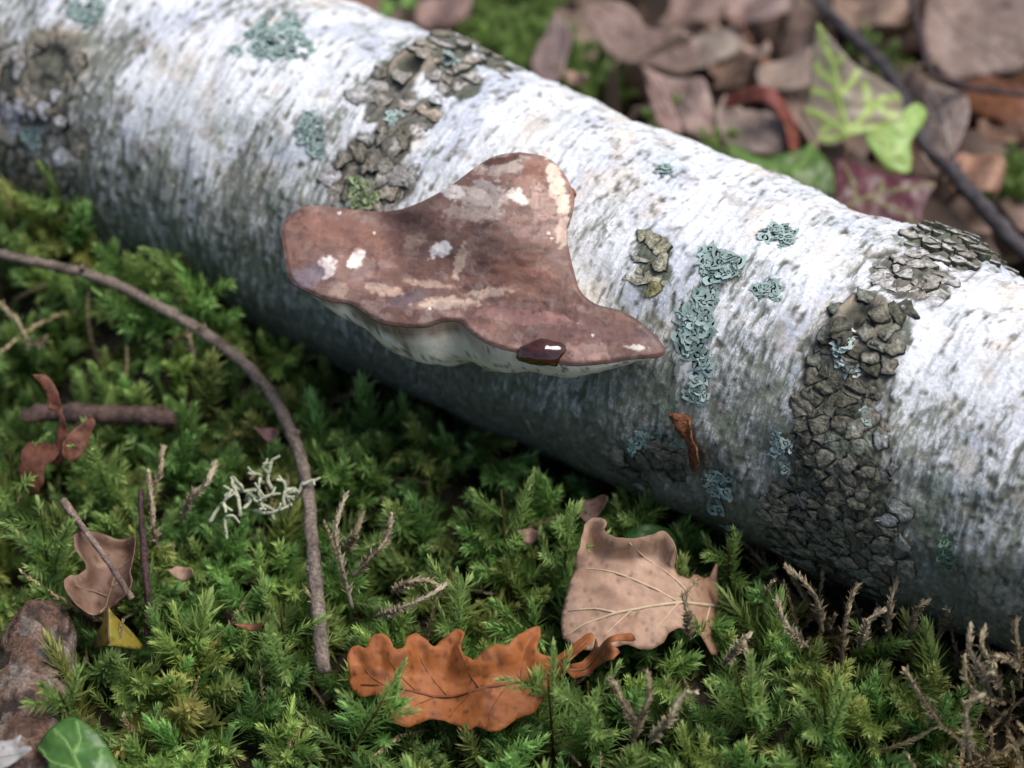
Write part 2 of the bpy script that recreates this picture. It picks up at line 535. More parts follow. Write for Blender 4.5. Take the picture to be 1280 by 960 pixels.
def plates(center_list, cell, height, palette, elong=1.0, seed=0, keep=.55):
    global PLATE_N
    r_ = np.random.default_rng(seed)
    pts = []
    for (s0, t0), r in center_list:
        n = int((2.4 * r / cell) ** 2)
        for _ in range(n * 3):
            q = np.array([s0, t0 * R0]) + r_.uniform(-1, 1, 2) * r * 1.15
            if all(math.hypot((q[0] - p[0]) / elong, q[1] - p[1]) > cell * (.6 + .5 * abs(math.sin(q[0] * 900 + q[1] * 700))) for p in pts):
                pts.append(q)
    pts = np.array(pts)
    _, _, fm = bark(pts[:, 0], pts[:, 1] / R0)
    for i, p in enumerate(pts):
        if fm[i] < keep:
            continue
        if any(np.hypot(p[0] - s0, p[1] - t0 * R0) < r * 1.0 for (s0, t0), r in SCARS):
            continue
        if min(np.hypot(p[0] - s0, p[1] - t0 * R0) / r for (s0, t0), r in center_list) > .95 or r_.uniform() < .06:
            continue
        poly = [p + np.array([dx, dy]) * cell * 1.2 for dx, dy in ((-elong, -1), (elong, -1), (elong, 1), (-elong, 1))]
        for j, o in enumerate(pts):
            if j == i or np.hypot(*(o - p)) > cell * 3.5 * max(elong, 1):
                continue
            mid, n = (p + o) / 2, (o - p) / np.linalg.norm(o - p)
            hsh = (math.sin(min(i, j) * 12.9898 + max(i, j) * 78.233) * 43758.5453) % 1.0
            mid = mid - n * cell * (-.10 if hsh < .38 else .02 + .12 * hsh * hsh)
            new = []
            for a_, b_ in zip(poly, poly[1:] + poly[:1]):
                da, db = (a_ - mid) @ n, (b_ - mid) @ n
                if da <= 0:
                    new.append(a_)
                if da * db < 0:
                    new.append(a_ + (b_ - a_) * da / (da - db))
            poly = new
            if len(poly) < 3:
                break
        if len(poly) < 3:
            continue
        ring = []
        for a_, b_ in zip(poly, poly[1:] + poly[:1]):
            L_ = np.linalg.norm(b_ - a_)
            ring.append(a_ * .93 + p * .07 + r_.normal(size=2) * cell * .03)
            if L_ > cell * .35:
                ring.append(a_ * .67 + b_ * .33 + r_.normal(size=2) * cell * .09)
                ring.append(a_ * .33 + b_ * .67 + r_.normal(size=2) * cell * .05)
        ring = np.array(ring)
        n = len(ring)
        h = height * (1 + .7 * float(noise(p[0] / .012, p[1] / .012, 5.)) + .12 * r_.normal())
        tilt = r_.normal(size=2) * .06
        lev = [(1.04, -.0016), (1.01, h * .75), (.94, h), (.5, h)]
        base0 = bark(p[:1], p[1:] / R0)[0][0]
        V = []
        for sc, hh in lev:
            q = p + (ring - p) * sc
            extra = ((q - p) @ tilt) * (hh > 0) + (h * .14 * r_.normal(size=n)) * (hh > 0)
            wob = np.stack([noise(q[:, 0] / .005, q[:, 1] / .005, 3.3), noise(q[:, 0] / .005, q[:, 1] / .005, 7.7)], 1) * .0024
            q = q + wob
            V.append(log_pt(q[:, 0], q[:, 1] / R0, base0 + hh + extra))
        V.append(log_pt(p[:1], p[1:] / R0, base0 + h + np.zeros(1)))
        V = np.concatenate(V)
        F4 = [(l * n + j, l * n + (j + 1) % n, (l + 1) * n + (j + 1) % n, (l + 1) * n + j) for l in range(3) for j in range(n)]
        F3 = [(3 * n + j, 3 * n + (j + 1) % n, 4 * n) for j in range(n)]
        fq = float(fbm(p[0] / .016, p[1] / .016, seed + .5)) * 1.7 + r_.normal() * .09
        x_ = np.clip((fq + .6) / 1.2, 0, .999) * (len(palette) - 1)
        i_ = int(x_)
        base = np.array(palette[i_]) * (1 - x_ + i_) + np.array(palette[i_ + 1]) * (x_ - i_)
        base = base + (np.array([.46, .46, .46]) - base) * (.65 * (1 - float(sstep(.6, 1.0, fm[i]))))
        side = np.array([.035, .038, .028])
        Cc = np.concatenate([np.tile(side, (n, 1)), np.tile(side * 1.3, (n, 1)), np.tile(base * .75, (n, 1)), np.tile(base, (n + 1, 1))])
        Cc = Cc * (1 + .22 * r_.normal(size=(len(Cc), 1)))
        obj("bark_plate", mesh_np("bark_plate", V, [np.array(F4), np.array(F3)], Cc, mat=M_PLATE), log)
        PLATE_N += 1


TAN = [(.07, .072, .056), (.12, .118, .09), (.18, .168, .13), (.27, .255, .21), (.17, .19, .15)]
GREY = [(.20, .18, .14), (.29, .265, .225), (.40, .38, .36), (.36, .30, .23), (.47, .46, .48)]
MIXD = [(.12, .115, .09), (.24, .22, .18), (.36, .34, .30), (.5, .48, .46)]
plates(FISS[0:7] + FISS[10:12], .0042, .0012, TAN, 2.2, 11, .5)
plates(FISS[7:10], .0040, .0007, MIXD, 1.8, 16, .6)
plates(FISS[12:23], .0062, .0005, GREY, 1.5, 12, .6)
plates(FISS[23:29], .0052, .0006, GREY, 1.6, 13, .6)
plates(FISS[29:31], .0048, .0007, [(.22, .20, .09), (.27, .26, .14), (.38, .36, .28), (.45, .43, .38)], 1.0, 14, .6)
plates(FISS[31:33], .0055, .0008, TAN, 1.5, 15, .6)

# ------------------------------------------------------------------ bracket fungus
CTRL = [  # px, py, height above the ground
    (650, 190, .163), (622, 194, .161), (600, 205, .158), (560, 234, .151), (520, 255, .143), (485, 264, .1325), (440, 262, .133), (400, 257, .1355),
    (372, 262, .136), (353, 282, .134), (355, 315, .130), (363, 350, .126), (385, 365, .124), (412, 376, .1225), (440, 381, .1215), (470, 401, .120),
    (500, 408, .1195), (530, 409, .1195), (555, 402, .121), (575, 403, .1205), (590, 417, .119), (610, 430, .118), (640, 439, .117), (668, 443, .117),
    (690, 452, .1165), (715, 457, .1165), (750, 455, .1175), (790, 449, .1195), (822, 446, .120), (832, 440, .1205), (822, 422, .1235), (800, 402, .127),
    (775, 388, .1285), (745, 380, .130), (726, 364, .132), (718, 340, .135), (711, 310, .141), (709, 285, .146), (718, 250, .151), (706, 218, .156), (684, 197, .161)]
INNER = [(560, 300, .141), (620, 265, .155), (500, 315, .1270), (600, 345, .1325), (655, 320, .142), (700, 395, .126), (450, 328, .1290), (415, 298, .133),
         (550, 365, .127), (640, 400, .1225), (670, 250, .157), (540, 275, .1435), (590, 240, .155), (480, 290, .1265), (770, 425, .1225), (520, 390, .1235), (400, 340, .1290)]
RIM = smooth_path(np.array(CTRL + CTRL[:1], float), 330)[:-1]
KP = np.array(CTRL + INNER, float)


def tps_fit(xy, z, lam=30.0):
    xy = xy / 100.
    d = np.linalg.norm(xy[:, None] - xy[None], axis=2)
    K = np.where(d > 0, d * d * np.log(d + 1e-12), 0) + lam * 1e-3 * np.eye(len(xy))
    Pm = np.hstack([np.ones((len(xy), 1)), xy])
    A = np.block([[K, Pm], [Pm.T, np.zeros((3, 3))]])
    w = np.linalg.solve(A, np.concatenate([z, np.zeros(3)]))

    def ev(q):
        q = np.asarray(q, float) / 100.
        dd = np.linalg.norm(q[:, None] - xy[None], axis=2)
        return np.where(dd > 0, dd * dd * np.log(dd + 1e-12), 0) @ w[:-3] + w[-3] + q @ w[-2:]
    return ev


capz = tps_fit(KP[:, :2], KP[:, 2])


def inside(pts, poly):
    x, y = pts[:, 0], pts[:, 1]
    res = np.zeros(len(pts), bool)
    for (x1, y1), (x2, y2) in zip(poly, np.roll(poly, -1, 0)):
        cond = ((y1 > y) != (y2 > y))
        xx = (x2 - x1) * (y - y1) / (y2 - y1 + 1e-12) + x1
        res ^= cond & (x < xx)
    return res


def poly_dist(pts, poly, closed=True):
    best = np.full(len(pts), 1e9)
    nxt = np.roll(poly, -1, 0) if closed else poly[1:]
    for p, q in zip(poly if closed else poly[:-1], nxt):
        e_ = q - p
        t = np.clip(((pts - p) @ e_) / (e_ @ e_ + 1e-12), 0, 1)
        best = np.minimum(best, np.linalg.norm(pts - p - t[:, None] * e_, axis=1))
    return best


def fill(outline, step):
    """triangulate a 2D outline with inner points -> points (outline first), tris"""
    lo, hi = outline.min(0), outline.max(0)
    gx_ = np.arange(lo[0], hi[0], step); gy_ = np.arange(lo[1], hi[1], step)
    X, Y = np.meshgrid(gx_, gy_)
    X = X + (np.arange(len(gy_)) % 2)[:, None] * step * .5
    g = np.stack([X.ravel(), Y.ravel()], 1)
    g = g[inside(g, outline)]
    if len(g):
        g = g[poly_dist(g, outline) > step * .6]
    pts = np.vstack([outline, g])
    n = len(outline)
    v, e_, f, *_ = delaunay_2d_cdt([Vector(p) for p in pts], [(i, (i + 1) % n) for i in range(n)], [], 1, 1e-9)
    return np.array([list(p) for p in v]), np.array([list(t) for t in f])


pts, tris = fill(RIM[:, :2], 1.8)
zc = capz(pts)
edge = poly_dist(pts, RIM[:, :2])
nx, ny = pts[:, 0], pts[:, 1]
ang = .2
rip = fbm(nx / 70., ny / 40., 3.) * .0008 + fbm(nx / 20., ny / 14., 8.) * .00016
front = sstep(300, 380, ny)
# concentric ridge just behind the front margin, rolled edge
rip = rip - .0007 * sstep(5, 0, edge)
zc = zc + rip
SV = np.array([at_z(p[0], p[1], z) for p, z in zip(pts, zc)])
if True:  # colours of the skin, with relief shading painted into dip and hump
    b1 = fbm(nx / 70., ny / 40., 1.0); b2 = fbm(nx / 22., ny / 14., 2.0); b3 = fbm(nx / 6., ny / 5., 4.0)
    c = np.zeros((len(pts), 3)) + np.array([.160, .082, .064])
    c = mixc(c, [.098, .046, .037], sstep(-.1, .45, b1 + .3 * b2))
    c = mixc(c, [.255, .172, .15], sstep(.0, .3, b2 + .4 * b1 + .2 * b3) * .7)
    c = mixc(c, [.27, .165, .13], sstep(320, 420, nx) * sstep(350, 280, ny + (nx - 640) * .1) * .3)
    c = mixc(c, [.34, .22, .17], sstep(700 - 130, 700, nx) * sstep(350, 250, ny) * .45)  # paler hump: its pinkish tone plus painted lightness for relief
    c = mixc(c, [.13, .085, .075], sstep(.1, .4, b3 + .6 * b2) * .35)

    def chip_or_shade(x, y, rx, ry, colr, rot=0., soft=.20, ragged=.55, amt=1.0, lift=.0001):
        global c, SV
        dx, dy = nx - x, ny - y
        cr, sr = math.cos(rot), math.sin(rot)
        d = np.hypot((dx * cr + dy * sr) / rx, (-dx * sr + dy * cr) / ry)
        m = sstep(1 + soft, 1 - soft, d + (ragged * 1.5 * fbm(nx / 11. + x, ny / 8. + y, 3.) if max(rx, ry) > 4 else 0)) * amt
        c = mixc(c, colr, m)
        SV = SV + (m * lift)[:, None] * np.array([0, -.5, .85])
    W, G, T = (.66, .58, .53), (.42, .35, .31), (.44, .32, .25)
    chip_or_shade(605, 250, 26, 24, G); chip_or_shade(590, 266, 36, 10, (.33, .25, .22), amt=.8); chip_or_shade(566, 240, 13, 10, W); chip_or_shade(551, 312, 14, 9, (.72, .68, .66), -.5)
    chip_or_shade(574, 327, 7, 22, T, .3); chip_or_shade(648, 246, 13, 8, W, .6); chip_or_shade(408, 334, 11, 13, W); chip_or_shade(446, 322, 9, 14, W, .5); chip_or_shade(520, 300, 16, 9, T, -.5, amt=.6)
    chip_or_shade(620, 205, 48, 12, (.40, .32, .27), .05); chip_or_shade(626, 200, 22, 5, (.12, .055, .04), -.15, lift=-.0003); chip_or_shade(668, 212, 14, 16, (.28, .14, .10))
    chip_or_shade(697, 235, 9, 38, (.72, .55, .44), -.25); chip_or_shade(680, 262, 16, 34, (.45, .30, .25), -.3, amt=.7); chip_or_shade(702, 290, 8, 16, (.62, .47, .38), amt=.8)
    chip_or_shade(560, 379, 40, 7, T, .0); chip_or_shade(612, 366, 34, 6, T, -.15, amt=.9); chip_or_shade(535, 355, 34, 4, (.38, .26, .20), .1); chip_or_shade(480, 362, 26, 7, (.40, .27, .21), .15)
    chip_or_shade(386, 346, 20, 14, (.20, .15, .165), -.4, lift=0); chip_or_shade(512, 374, 24, 9, (.13, .09, .095), -.3, lift=0); chip_or_shade(424, 364, 12, 10, (.30, .2, .15))
    chip_or_shade(795, 434, 13, 3.5, W, .1); chip_or_shade(722, 407, 5, 3, W); chip_or_shade(735, 440, 26, 12, (.33, .20, .17), amt=.7); chip_or_shade(745, 415, 60, 12, (.155, .078, .068), .15, lift=0)
    chip_or_shade(813, 420, 14, 8, (.14, .09, .085), .7, lift=0); chip_or_shade(705, 390, 18, 12, (.11, .05, .04), .2, lift=0, amt=.7); chip_or_shade(652, 395, 60, 9, (.24, .125, .11), .12, lift=0)
    chip_or_shade(500, 268, 34, 9, (.115, .06, .05), .25, lift=0, amt=.8); chip_or_shade(660, 345, 50, 26, (.24, .115, .08), .2, lift=0, amt=.6); chip_or_shade(660, 290, 32, 8, (.30, .2, .18), .1, amt=.6)  # first patch paints shade into the dip left of the hump
    chip_or_shade(420, 290, 60, 22, (.175, .078, .052), .15, lift=0, amt=.7)
    for x, y in [(424, 266), (468, 291), (741, 419), (690, 298), (686, 292), (537, 386)]:
        chip_or_shade(x, y, 2.2, 1.7, W, ragged=.2)
    # thin peeling layers with crisp edges, and fine streaks running towards the margin
    lay = fbm(nx / 42. + .12 * b3, ny / 22. + .12 * b3, 91.)
    c = mixc(c, c * np.array([1.28, 1.24, 1.22]), sstep(.10, .125, lay) * .8)
    SV = SV + (sstep(.10, .125, lay) * .00008)[:, None] * np.array([0, -.5, .85])
    lay2 = fbm(nx / 30. + .1 * b3, ny / 17., 97.)
    c = mixc(c, c * np.array([.70, .68, .72]), sstep(.16, .185, lay2) * .8)
    strk = noise(nx / 5. + ny / 30., ny / 60., 44.)
    c = mixc(c, c * 1.25, sstep(.2, .5, strk) * .6)
    c = mixc(c, c * .75, sstep(.15, .45, fbm(nx / 5., ny / 3.5, 47., 2)) * .4)
    # pale torn line along the margin
    c = mixc(c, [.075, .045, .032], sstep(4.5, 1.0, edge + 2 * b3) * .8 * sstep(330, 390, ny))
    # fine cracks
    ck = np.abs(noise(nx / 34., ny / 20., 66.) + .3 * b3 * .3)
    c = mixc(c, [.07, .035, .028], sstep(.02, .0, ck) * .55)
    SV = SV - (sstep(.03, .0, ck) * .00012)[:, None] * np.array([0, -.5, .85])
nr = len(RIM)
fungus_base = at_z(640, 470, .10)
fungus = thing("bracket_fungus", "brown kidney-shaped bracket fungus with white underside growing out of the birch log", "fungus", fungus_base)
obj("cap_skin", mesh_np("cap_skin", SV, tris, c, mat=M_SKIN), fungus)
# pore body below: lofted from the rim down and back into the log
rx = RIM[:, 0]; ry = RIM[:, 1]
is_front = np.array([1.0 if (ry[i] > 345 + max(0, (rx[i] - 720)) * .6) else 0.0 for i in range(nr)])
thick_front = np.interp(rx, [355, 380, 405, 440, 480, 520, 560, 590, 620, 660, 720, 790, 822, 832],
                        [.004, .007, .013, .022, .0265, .029, .031, .0265, .0225, .018, .0145, .009, .005, .002])
thick = np.where(is_front > 0, thick_front, .010)
for _ in range(12):
    thick = (np.roll(thick, 1) + thick + np.roll(thick, -1)) / 3
K = AX + LU * .038 + LQ * .045 + LZ * .018
rimv = SV[:nr]
rows, cols = [rimv + np.array([0, 0, -.0003])], []
fr = is_front.copy()
for _ in range(6):
    fr = (np.roll(fr, 1) + fr + np.roll(fr, -1)) / 3
NR = 22
inward = K - rimv
inward[:, 2] = 0
inward /= np.linalg.norm(inward, axis=1)[:, None]
arc = np.arange(nr)
for i in range(1, NR + 1):
    t = i / NR
    Pz = rimv + LZ * 0
    c1 = rimv + inward * .0005 - LZ * (thick * 1.15)[:, None]
    c2 = rimv * .62 + K * .38
    c2[:, 2] = rimv[:, 2] - thick * 1.30
    Q = (1 - t) ** 3 * Pz + 3 * (1 - t) ** 2 * t * c1 + 3 * (1 - t) * t * t * c2 + t ** 3 * K
    Q = Q + LZ * (.0012 * fbm(arc / 9., t * 7. + 0 * arc, 2.) * min(1, t * 4))[:, None] - inward * (.0011 * fbm(arc / 6., t * 9. + 0 * arc, 6.) * min(1, t * 5))[:, None]
    rows.append(Q)
PV = np.concatenate(rows)
tcol = np.repeat(np.arange(NR + 1) / NR, nr)
aa = np.tile(arc, NR + 1)
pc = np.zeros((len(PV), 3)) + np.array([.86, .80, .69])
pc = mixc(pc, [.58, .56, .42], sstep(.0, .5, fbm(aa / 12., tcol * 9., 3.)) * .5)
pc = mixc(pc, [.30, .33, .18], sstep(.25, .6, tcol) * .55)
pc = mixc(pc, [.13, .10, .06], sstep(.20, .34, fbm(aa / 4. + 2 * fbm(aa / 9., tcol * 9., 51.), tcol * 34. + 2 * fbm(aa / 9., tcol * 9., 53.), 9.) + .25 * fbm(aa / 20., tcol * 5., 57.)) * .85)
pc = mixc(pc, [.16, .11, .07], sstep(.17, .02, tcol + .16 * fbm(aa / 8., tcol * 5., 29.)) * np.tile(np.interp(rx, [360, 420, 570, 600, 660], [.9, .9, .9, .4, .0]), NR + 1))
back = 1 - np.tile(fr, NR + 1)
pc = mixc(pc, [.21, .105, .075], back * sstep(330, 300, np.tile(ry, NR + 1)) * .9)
ii, jj = np.meshgrid(np.arange(NR), np.arange(nr), indexing='ij')
k = (ii * nr + jj).ravel(); k2 = (ii * nr + (jj + 1) % nr).ravel()
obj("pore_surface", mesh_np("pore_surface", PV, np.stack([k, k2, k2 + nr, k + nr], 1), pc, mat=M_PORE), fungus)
# amber droplet on the margin
dc = at_z(681, 434, .1200)
un = Vector((0, -.45, .89)).normalized()
V = []
for i in range(13):
    for j in range(26):
        ph, th = math.pi * i / 12, 2 * math.pi * j / 26
        v = np.array([math.sin(ph) * math.cos(th) * .0108, math.sin(ph) * math.sin(th) * .0056, math.cos(ph) * .0042])
        v *= 1 + .20 * float(noise(v[0] * 230, v[1] * 300, v[2] * 260 + 4))
        v = np.array([v[0], v[1] * .8 - v[2] * .55, v[2] * .8 + v[1] * .55 - .12 * abs(v[0])])
        V.append(dc + v + np.array([0, -.0003, -.0020]))
F4 = [(i * 26 + j, i * 26 + (j + 1) % 26, (i + 1) * 26 + (j + 1) % 26, (i + 1) * 26 + j) for i in range(12) for j in range(26)]
obj("resin_drop", mesh_np("resin_drop", V, np.array(F4), mat=M_RESIN), fungus)["label"] = "glossy dark amber droplet on the cap margin"

# ------------------------------------------------------------------ lichens on the log
lobe_meshes = {}


def lobe_mesh(kind, colr):
    key = (kind, colr)
    if key in lobe_meshes:
        return lobe_meshes[key]
    r_ = np.random.default_rng(kind * 7 + 1)
    n = 12
    V, Cc = [np.zeros(3)], [np.array(colr) * .95]
    ph = r_.uniform(0, 6.28, 3)
    for rr in (.5, .85, 1.0):
        for j in range(n):
            th = 2 * math.pi * j / n
            rad = rr * (1 + (.28 * math.sin(3 * th + ph[0]) + .18 * math.sin(5 * th + ph[1])) * rr)
            hz = .06 * rr ** 2 + .16 * math.sin(2 * th + ph[2]) * rr * rr + .12 * math.sin(5 * th + ph[1]) * rr ** 3
            V.append(np.array([rad * math.cos(th), rad * .8 * math.sin(th), hz * .34]))
            Cc.append(np.array(colr) * (.92 + .26 * rr ** 4))
    F3 = [(0, 1 + j, 1 + (j + 1) % n) for j in range(n)]
    F4 = [(1 + l * n + j, 1 + l * n + (j + 1) % n, 1 + (l + 1) * n + (j + 1) % n, 1 + (l + 1) * n + j) for l in range(2) for j in range(n)]
    F4 = [tuple(reversed(f)) for f in F4]
    F3 = [tuple(f) for f in F3]
    F4 = [tuple(reversed(f)) for f in F4]
    me = mesh_np("lichen_lobe", np.array(V), [np.array(F3), np.array(F4)], np.array(Cc), mat=M_LICHEN)
    lobe_meshes[key] = me
    return me


def lichen(px, py, rx_, ry_, n, size, colr, label, rot=0.0, group=None):
    r_ = np.random.default_rng(int(px * 13 + py))
    s0, t0 = log_hit(px, py)
    d0 = bark(np.array([s0]), np.array([t0]))[0]
    c0 = log_pt(np.array([s0]), np.array([t0]), d0)[0]
    th_ = thing("lichen", label, "lichen", c0, group)
    size = size * .85
    for i in range(int(n * 1.6)):
        a_ = r_.uniform(0, 6.28); q = math.sqrt(r_.uniform(0, 1)) * (1 + .3 * math.sin(a_ * 3 + px))
        ex, ey = rx_ * q * math.cos(a_), ry_ * q * math.sin(a_)
        x = px + ex * math.cos(rot) - ey * math.sin(rot); y = py + ex * math.sin(rot) + ey * math.cos(rot)
        s, t = log_hit(x, y)
        d = bark(np.array([s]), np.array([t]))[0]
        base = log_pt(np.array([s]), np.array([t]), d + .0004 + .0016 * (1 - q) * r_.uniform(.3, 1))[0]
        nrm = Vector(log_nrm(t)) + Vector(r_.normal(size=3)) * .20
        o = obj("lobe", lobe_mesh(int(r_.integers(6)), tuple(np.round(np.array(colr) * (.78, 1.0, 1.0, 1.22)[int(r_.integers(4))], 3))))
        qt = nrm.to_track_quat('Z', 'Y') @ Vector((0, 0, 1)).to_track_quat('Z', 'Y')
        o.rotation_mode = 'QUATERNION'
        o.rotation_quaternion = qt @ Matrix.Rotation(r_.uniform(0, 6.28), 3, 'Z').to_quaternion()
        sz = size * r_.uniform(.45, 1.45)
        o.scale = (sz, sz, sz)
        o.parent = th_
        o.location = Vector(base) - Vector(c0)


LB = (.29, .385, .36); LG = (.36, .46, .43); LP = (.56, .65, .60); LY = (.29, .35, .19)
lichen(345, 50, 44, 30, 60, .0030, LB, "broad blue-green leafy lichen rosette on the smooth white bark")
lichen(388, 166, 20, 24, 26, .0027, LB, "small blue-green lichen below the broad lichen rosette")
lichen(900, 335, 26, 20, 30, .0030, LB, "rounded blue-green lichen at the head of the lichen strip beside the fungus tip")
lichen(872, 412, 26, 52, 64, .0031, LB, "long blue-green lichen strip beside the fungus tip", .15)
lichen(872, 488, 11, 16, 14, .0026, LG, "small lichen at the foot of the long lichen strip")
lichen(972, 296, 22, 13, 18, .0026, LB, "small blue-grey lichen near the upper edge of the log")
lichen(960, 367, 16, 13, 14, .0026, LB, "small lichen on white bark to the right of the long lichen strip")
lichen(1060, 444, 15, 23, 26, .0027, LP, "pale mint lichen below the branch scar on the rough bark")
lichen(830, 214, 13, 7, 10, .0024, LB, "tiny blue-green lichen on the white bark above the fungus tip")
lichen(1080, 520, 7, 7, 6, .0022, LG, "tiny green lichen dot among the rough bark plates")
lichen(975, 556, 13, 12, 12, .0024, LG, "pale lichen at the left edge of the rough bark plates")
lichen(978, 582, 8, 8, 7, .0022, LG, "tiny lichen just under the pale lichen by the rough plates")
lichen(900, 610, 16, 26, 22, .0026, LB, "grey-green lichen low on the log beside the reddish bark flake", -.3)
lichen(912, 660, 9, 8, 8, .0024, LP, "tiny pale lichen at the bottom of the log near the tan leaf")
lichen(40, 172, 16, 12, 14, .0028, LB, "blue-green lichen beneath the round branch scar")
lichen(455, 243, 17, 18, 22, .0028, LY, "olive green lichen in the cracked bark behind the fungus")
lichen(800, 548, 18, 16, 14, .0025, LB, "faint blue lichen in the shade under the fungus tip")
lichen(110, 12, 28, 12, 16, .0030, LB, "blue-grey lichen above the round branch scar")
lichen(1185, 690, 12, 22, 12, .0022, (.14, .22, .15), "dull green lichen low on the log right of the rough plates")
lichen(560, 88, 10, 7, 8, .0024, LG, "tiny mint lichen on the swollen knot above the fungus")
lichen(492, 148, 7, 12, 8, .0022, LG, "tiny mint lichen streak beside the dark crack behind the fungus")


# ------------------------------------------------------------------ leaves
FOOT = []   # (xy outline, plane function) of everything the moss has to stay under


def leaf_sheet(outline_px, z0, slope, curl, colour, step_px=5, seed=0, extra=None, foot=True, rag=1.0):
    """outline traced in the photo, put on the plane z = z0 + slope.(xy - centre), then curled."""
    out = np.asarray(outline_px, float)
    per = np.sum(np.linalg.norm(np.diff(np.vstack([out, out[:1]]), axis=0), axis=1))
    out = smooth_path(np.vstack([out, out[:1]]), max(24, int(per / step_px)))[:-1]
    out = out + rag * np.stack([noise(out[:, 0] / 9., out[:, 1] / 9., seed), noise(out[:, 0] / 9., out[:, 1] / 9., seed + 5)], 1) * 1.6
    p2, tri = fill(out, step_px)
    cen_px = out.mean(0)
    pc_ = at_z(cen_px[0], cen_px[1], z0)
    n = np.array([-slope[0], -slope[1], 1.0])

    def to3(p):
        d = np.array([ray(x, y) for x, y in p])
        t = ((pc_ - CAM) @ n) / (d @ n)
        return CAM + d * t[:, None]
    n_u = n / np.linalg.norm(n)
    V = to3(p2)
    size = np.ptp(out, axis=0).max()
    loc = (p2 - cen_px) / size
    ed = poly_dist(p2, out) / size
    h = curl(loc, ed) + .0016 * fbm(p2[:, 0] / 28., p2[:, 1] / 20., seed + 1.)
    V = V + h[:, None] * n_u
    cc_ = colour(p2, loc, ed)
    if foot:
        FOOT.append((to3(out)[:, :2], lambda x, y: z0 + slope[0] * (x - pc_[0]) + slope[1] * (y - pc_[1])))

    def on(p):
        p = np.asarray(p, float)
        hh = curl((p - cen_px) / size, poly_dist(p, out) / size) + .0016 * fbm(p[:, 0] / 28., p[:, 1] / 20., seed + 1.)
        return to3(p) + hh[:, None] * n_u
    return V, tri, cc_, on, n_u, pc_


def solid(o, th=.0003):
    m = o.modifiers.new("thickness", 'SOLIDIFY')
    m.thickness = th
    m.offset = 0
    return o


def vein_obj(name, on, px_path, r0_, r1_, colr, parent, n_u, n=14, lift=.0003):
    parent = next((ch for ch in parent.children if ch.name.startswith("blade")), parent)
    P = smooth_path(np.asarray(px_path, float), n)
    V, F, T = tube(on(P) + n_u * lift, np.linspace(r0_, r1_, n), 5)
    return obj(name, mesh_np(name, V, F, np.tile(colr, (len(V), 1)), mat=M_LEAF), parent)


def blotch(base, dark, light, seed, sc=30., tip=None):
    def fcol(p, loc, ed):
        c_ = np.zeros((len(p), 3)) + np.array(base)
        c_ = mixc(c_, dark, sstep(.05, .5, fbm(p[:, 0] / sc, p[:, 1] / (sc * .7), seed)) * .8)
        c_ = mixc(c_, light, sstep(.05, .5, fbm(p[:, 0] / (sc * .8), p[:, 1] / (sc * .6), seed + 9.)) * .6)
        c_ = mixc(c_, np.array(dark) * .45, sstep(.28, .45, fbm(p[:, 0] / 7., p[:, 1] / 6., seed + 20.)) * .7)
        return c_
    return fcol


# orange oak leaf in front
OAK = [(436, 850), (438, 824), (450, 818), (461, 822), (468, 808), (482, 806), (490, 812), (496, 822), (506, 822), (511, 806), (522, 799), (534, 806), (543, 812), (556, 801),
       (572, 793), (581, 798), (577, 815), (582, 826), (594, 834), (606, 826), (622, 818), (636, 818), (646, 806), (662, 794), (674, 789), (677, 800), (672, 814), (676, 822), (690, 826),
       (704, 822), (722, 812), (738, 804), (744, 812), (730, 824), (716, 832), (704, 842), (690, 856), (676, 874), (664, 888), (646, 896), (630, 908), (612, 912), (596, 904),
       (584, 908), (570, 900), (552, 894), (538, 892), (522, 898), (508, 906), (494, 904), (482, 896), (480, 882), (472, 872), (455, 872), (440, 862)]
V, tri, cc_, on, nu, pc_ = leaf_sheet(OAK, .036, (.05, .30), lambda l, e_: .008 * l[:, 0] ** 2 - .02 * np.abs(l[:, 1]) * (l[:, 1] > 0) + .006 * sstep(.09, 0, e_) * (l[:, 1] < 0) + .003 * np.sin(l[:, 0] * 14),
                                      blotch((.30, .095, .025), (.12, .036, .014), (.38, .145, .045), 5., 24.), 4, 2)
t_ = thing("oak_leaf", "bright orange-brown lobed oak leaf lying on the moss", "leaf", pc_)
solid(obj("blade", mesh_np("blade", V, tri, cc_, mat=M_LEAF), t_))
vein_obj("midrib", on, [(452, 858), (500, 862), (560, 866), (630, 858), (690, 840), (736, 812)], .0004, .0008, (.20, .07, .03), t_, nu)
for a_, b_ in [((520, 863), (486, 832)), ((560, 866), (524, 822)), ((600, 862), (572, 812)), ((650, 854), (664, 806)), ((545, 865), (505, 890)), ((590, 864), (560, 890)), ((635, 858), (610, 900)), ((480, 860), (455, 838))]:
    vein_obj("side_vein", on, [a_, ((a_[0] + b_[0]) / 2 - 3, (a_[1] + b_[1]) / 2), b_], .0003, .00012, (.22, .08, .03), t_, nu, 7)
# its curled outer lobes, a second small oak leaf piece beside it
CURL = [(704, 838), (716, 826), (730, 812), (740, 800), (744, 790), (748, 806), (762, 804), (778, 800), (790, 790), (792, 798), (780, 808), (766, 814), (776, 824), (768, 836), (748, 832), (730, 836), (716, 846)]
V, tri, cc_, on, nu, pc_ = leaf_sheet(CURL, .040, (.1, .5), lambda l, e_: .012 * np.sin(l[:, 0] * 7) + .01 * l[:, 1], blotch((.30, .10, .035), (.13, .045, .02), (.40, .18, .08), 8., 16.), 3.5, 3)
t_ = thing("oak_leaf", "small curled russet leaf fragment between the orange oak leaf and the tan leaf", "leaf", pc_)
solid(obj("blade", mesh_np("blade", V, tri, cc_, mat=M_LEAF), t_))
vein_obj("midrib", on, [(712, 838), (740, 820), (780, 803)], .0005, .0002, (.3, .15, .07), t_, nu, 8)

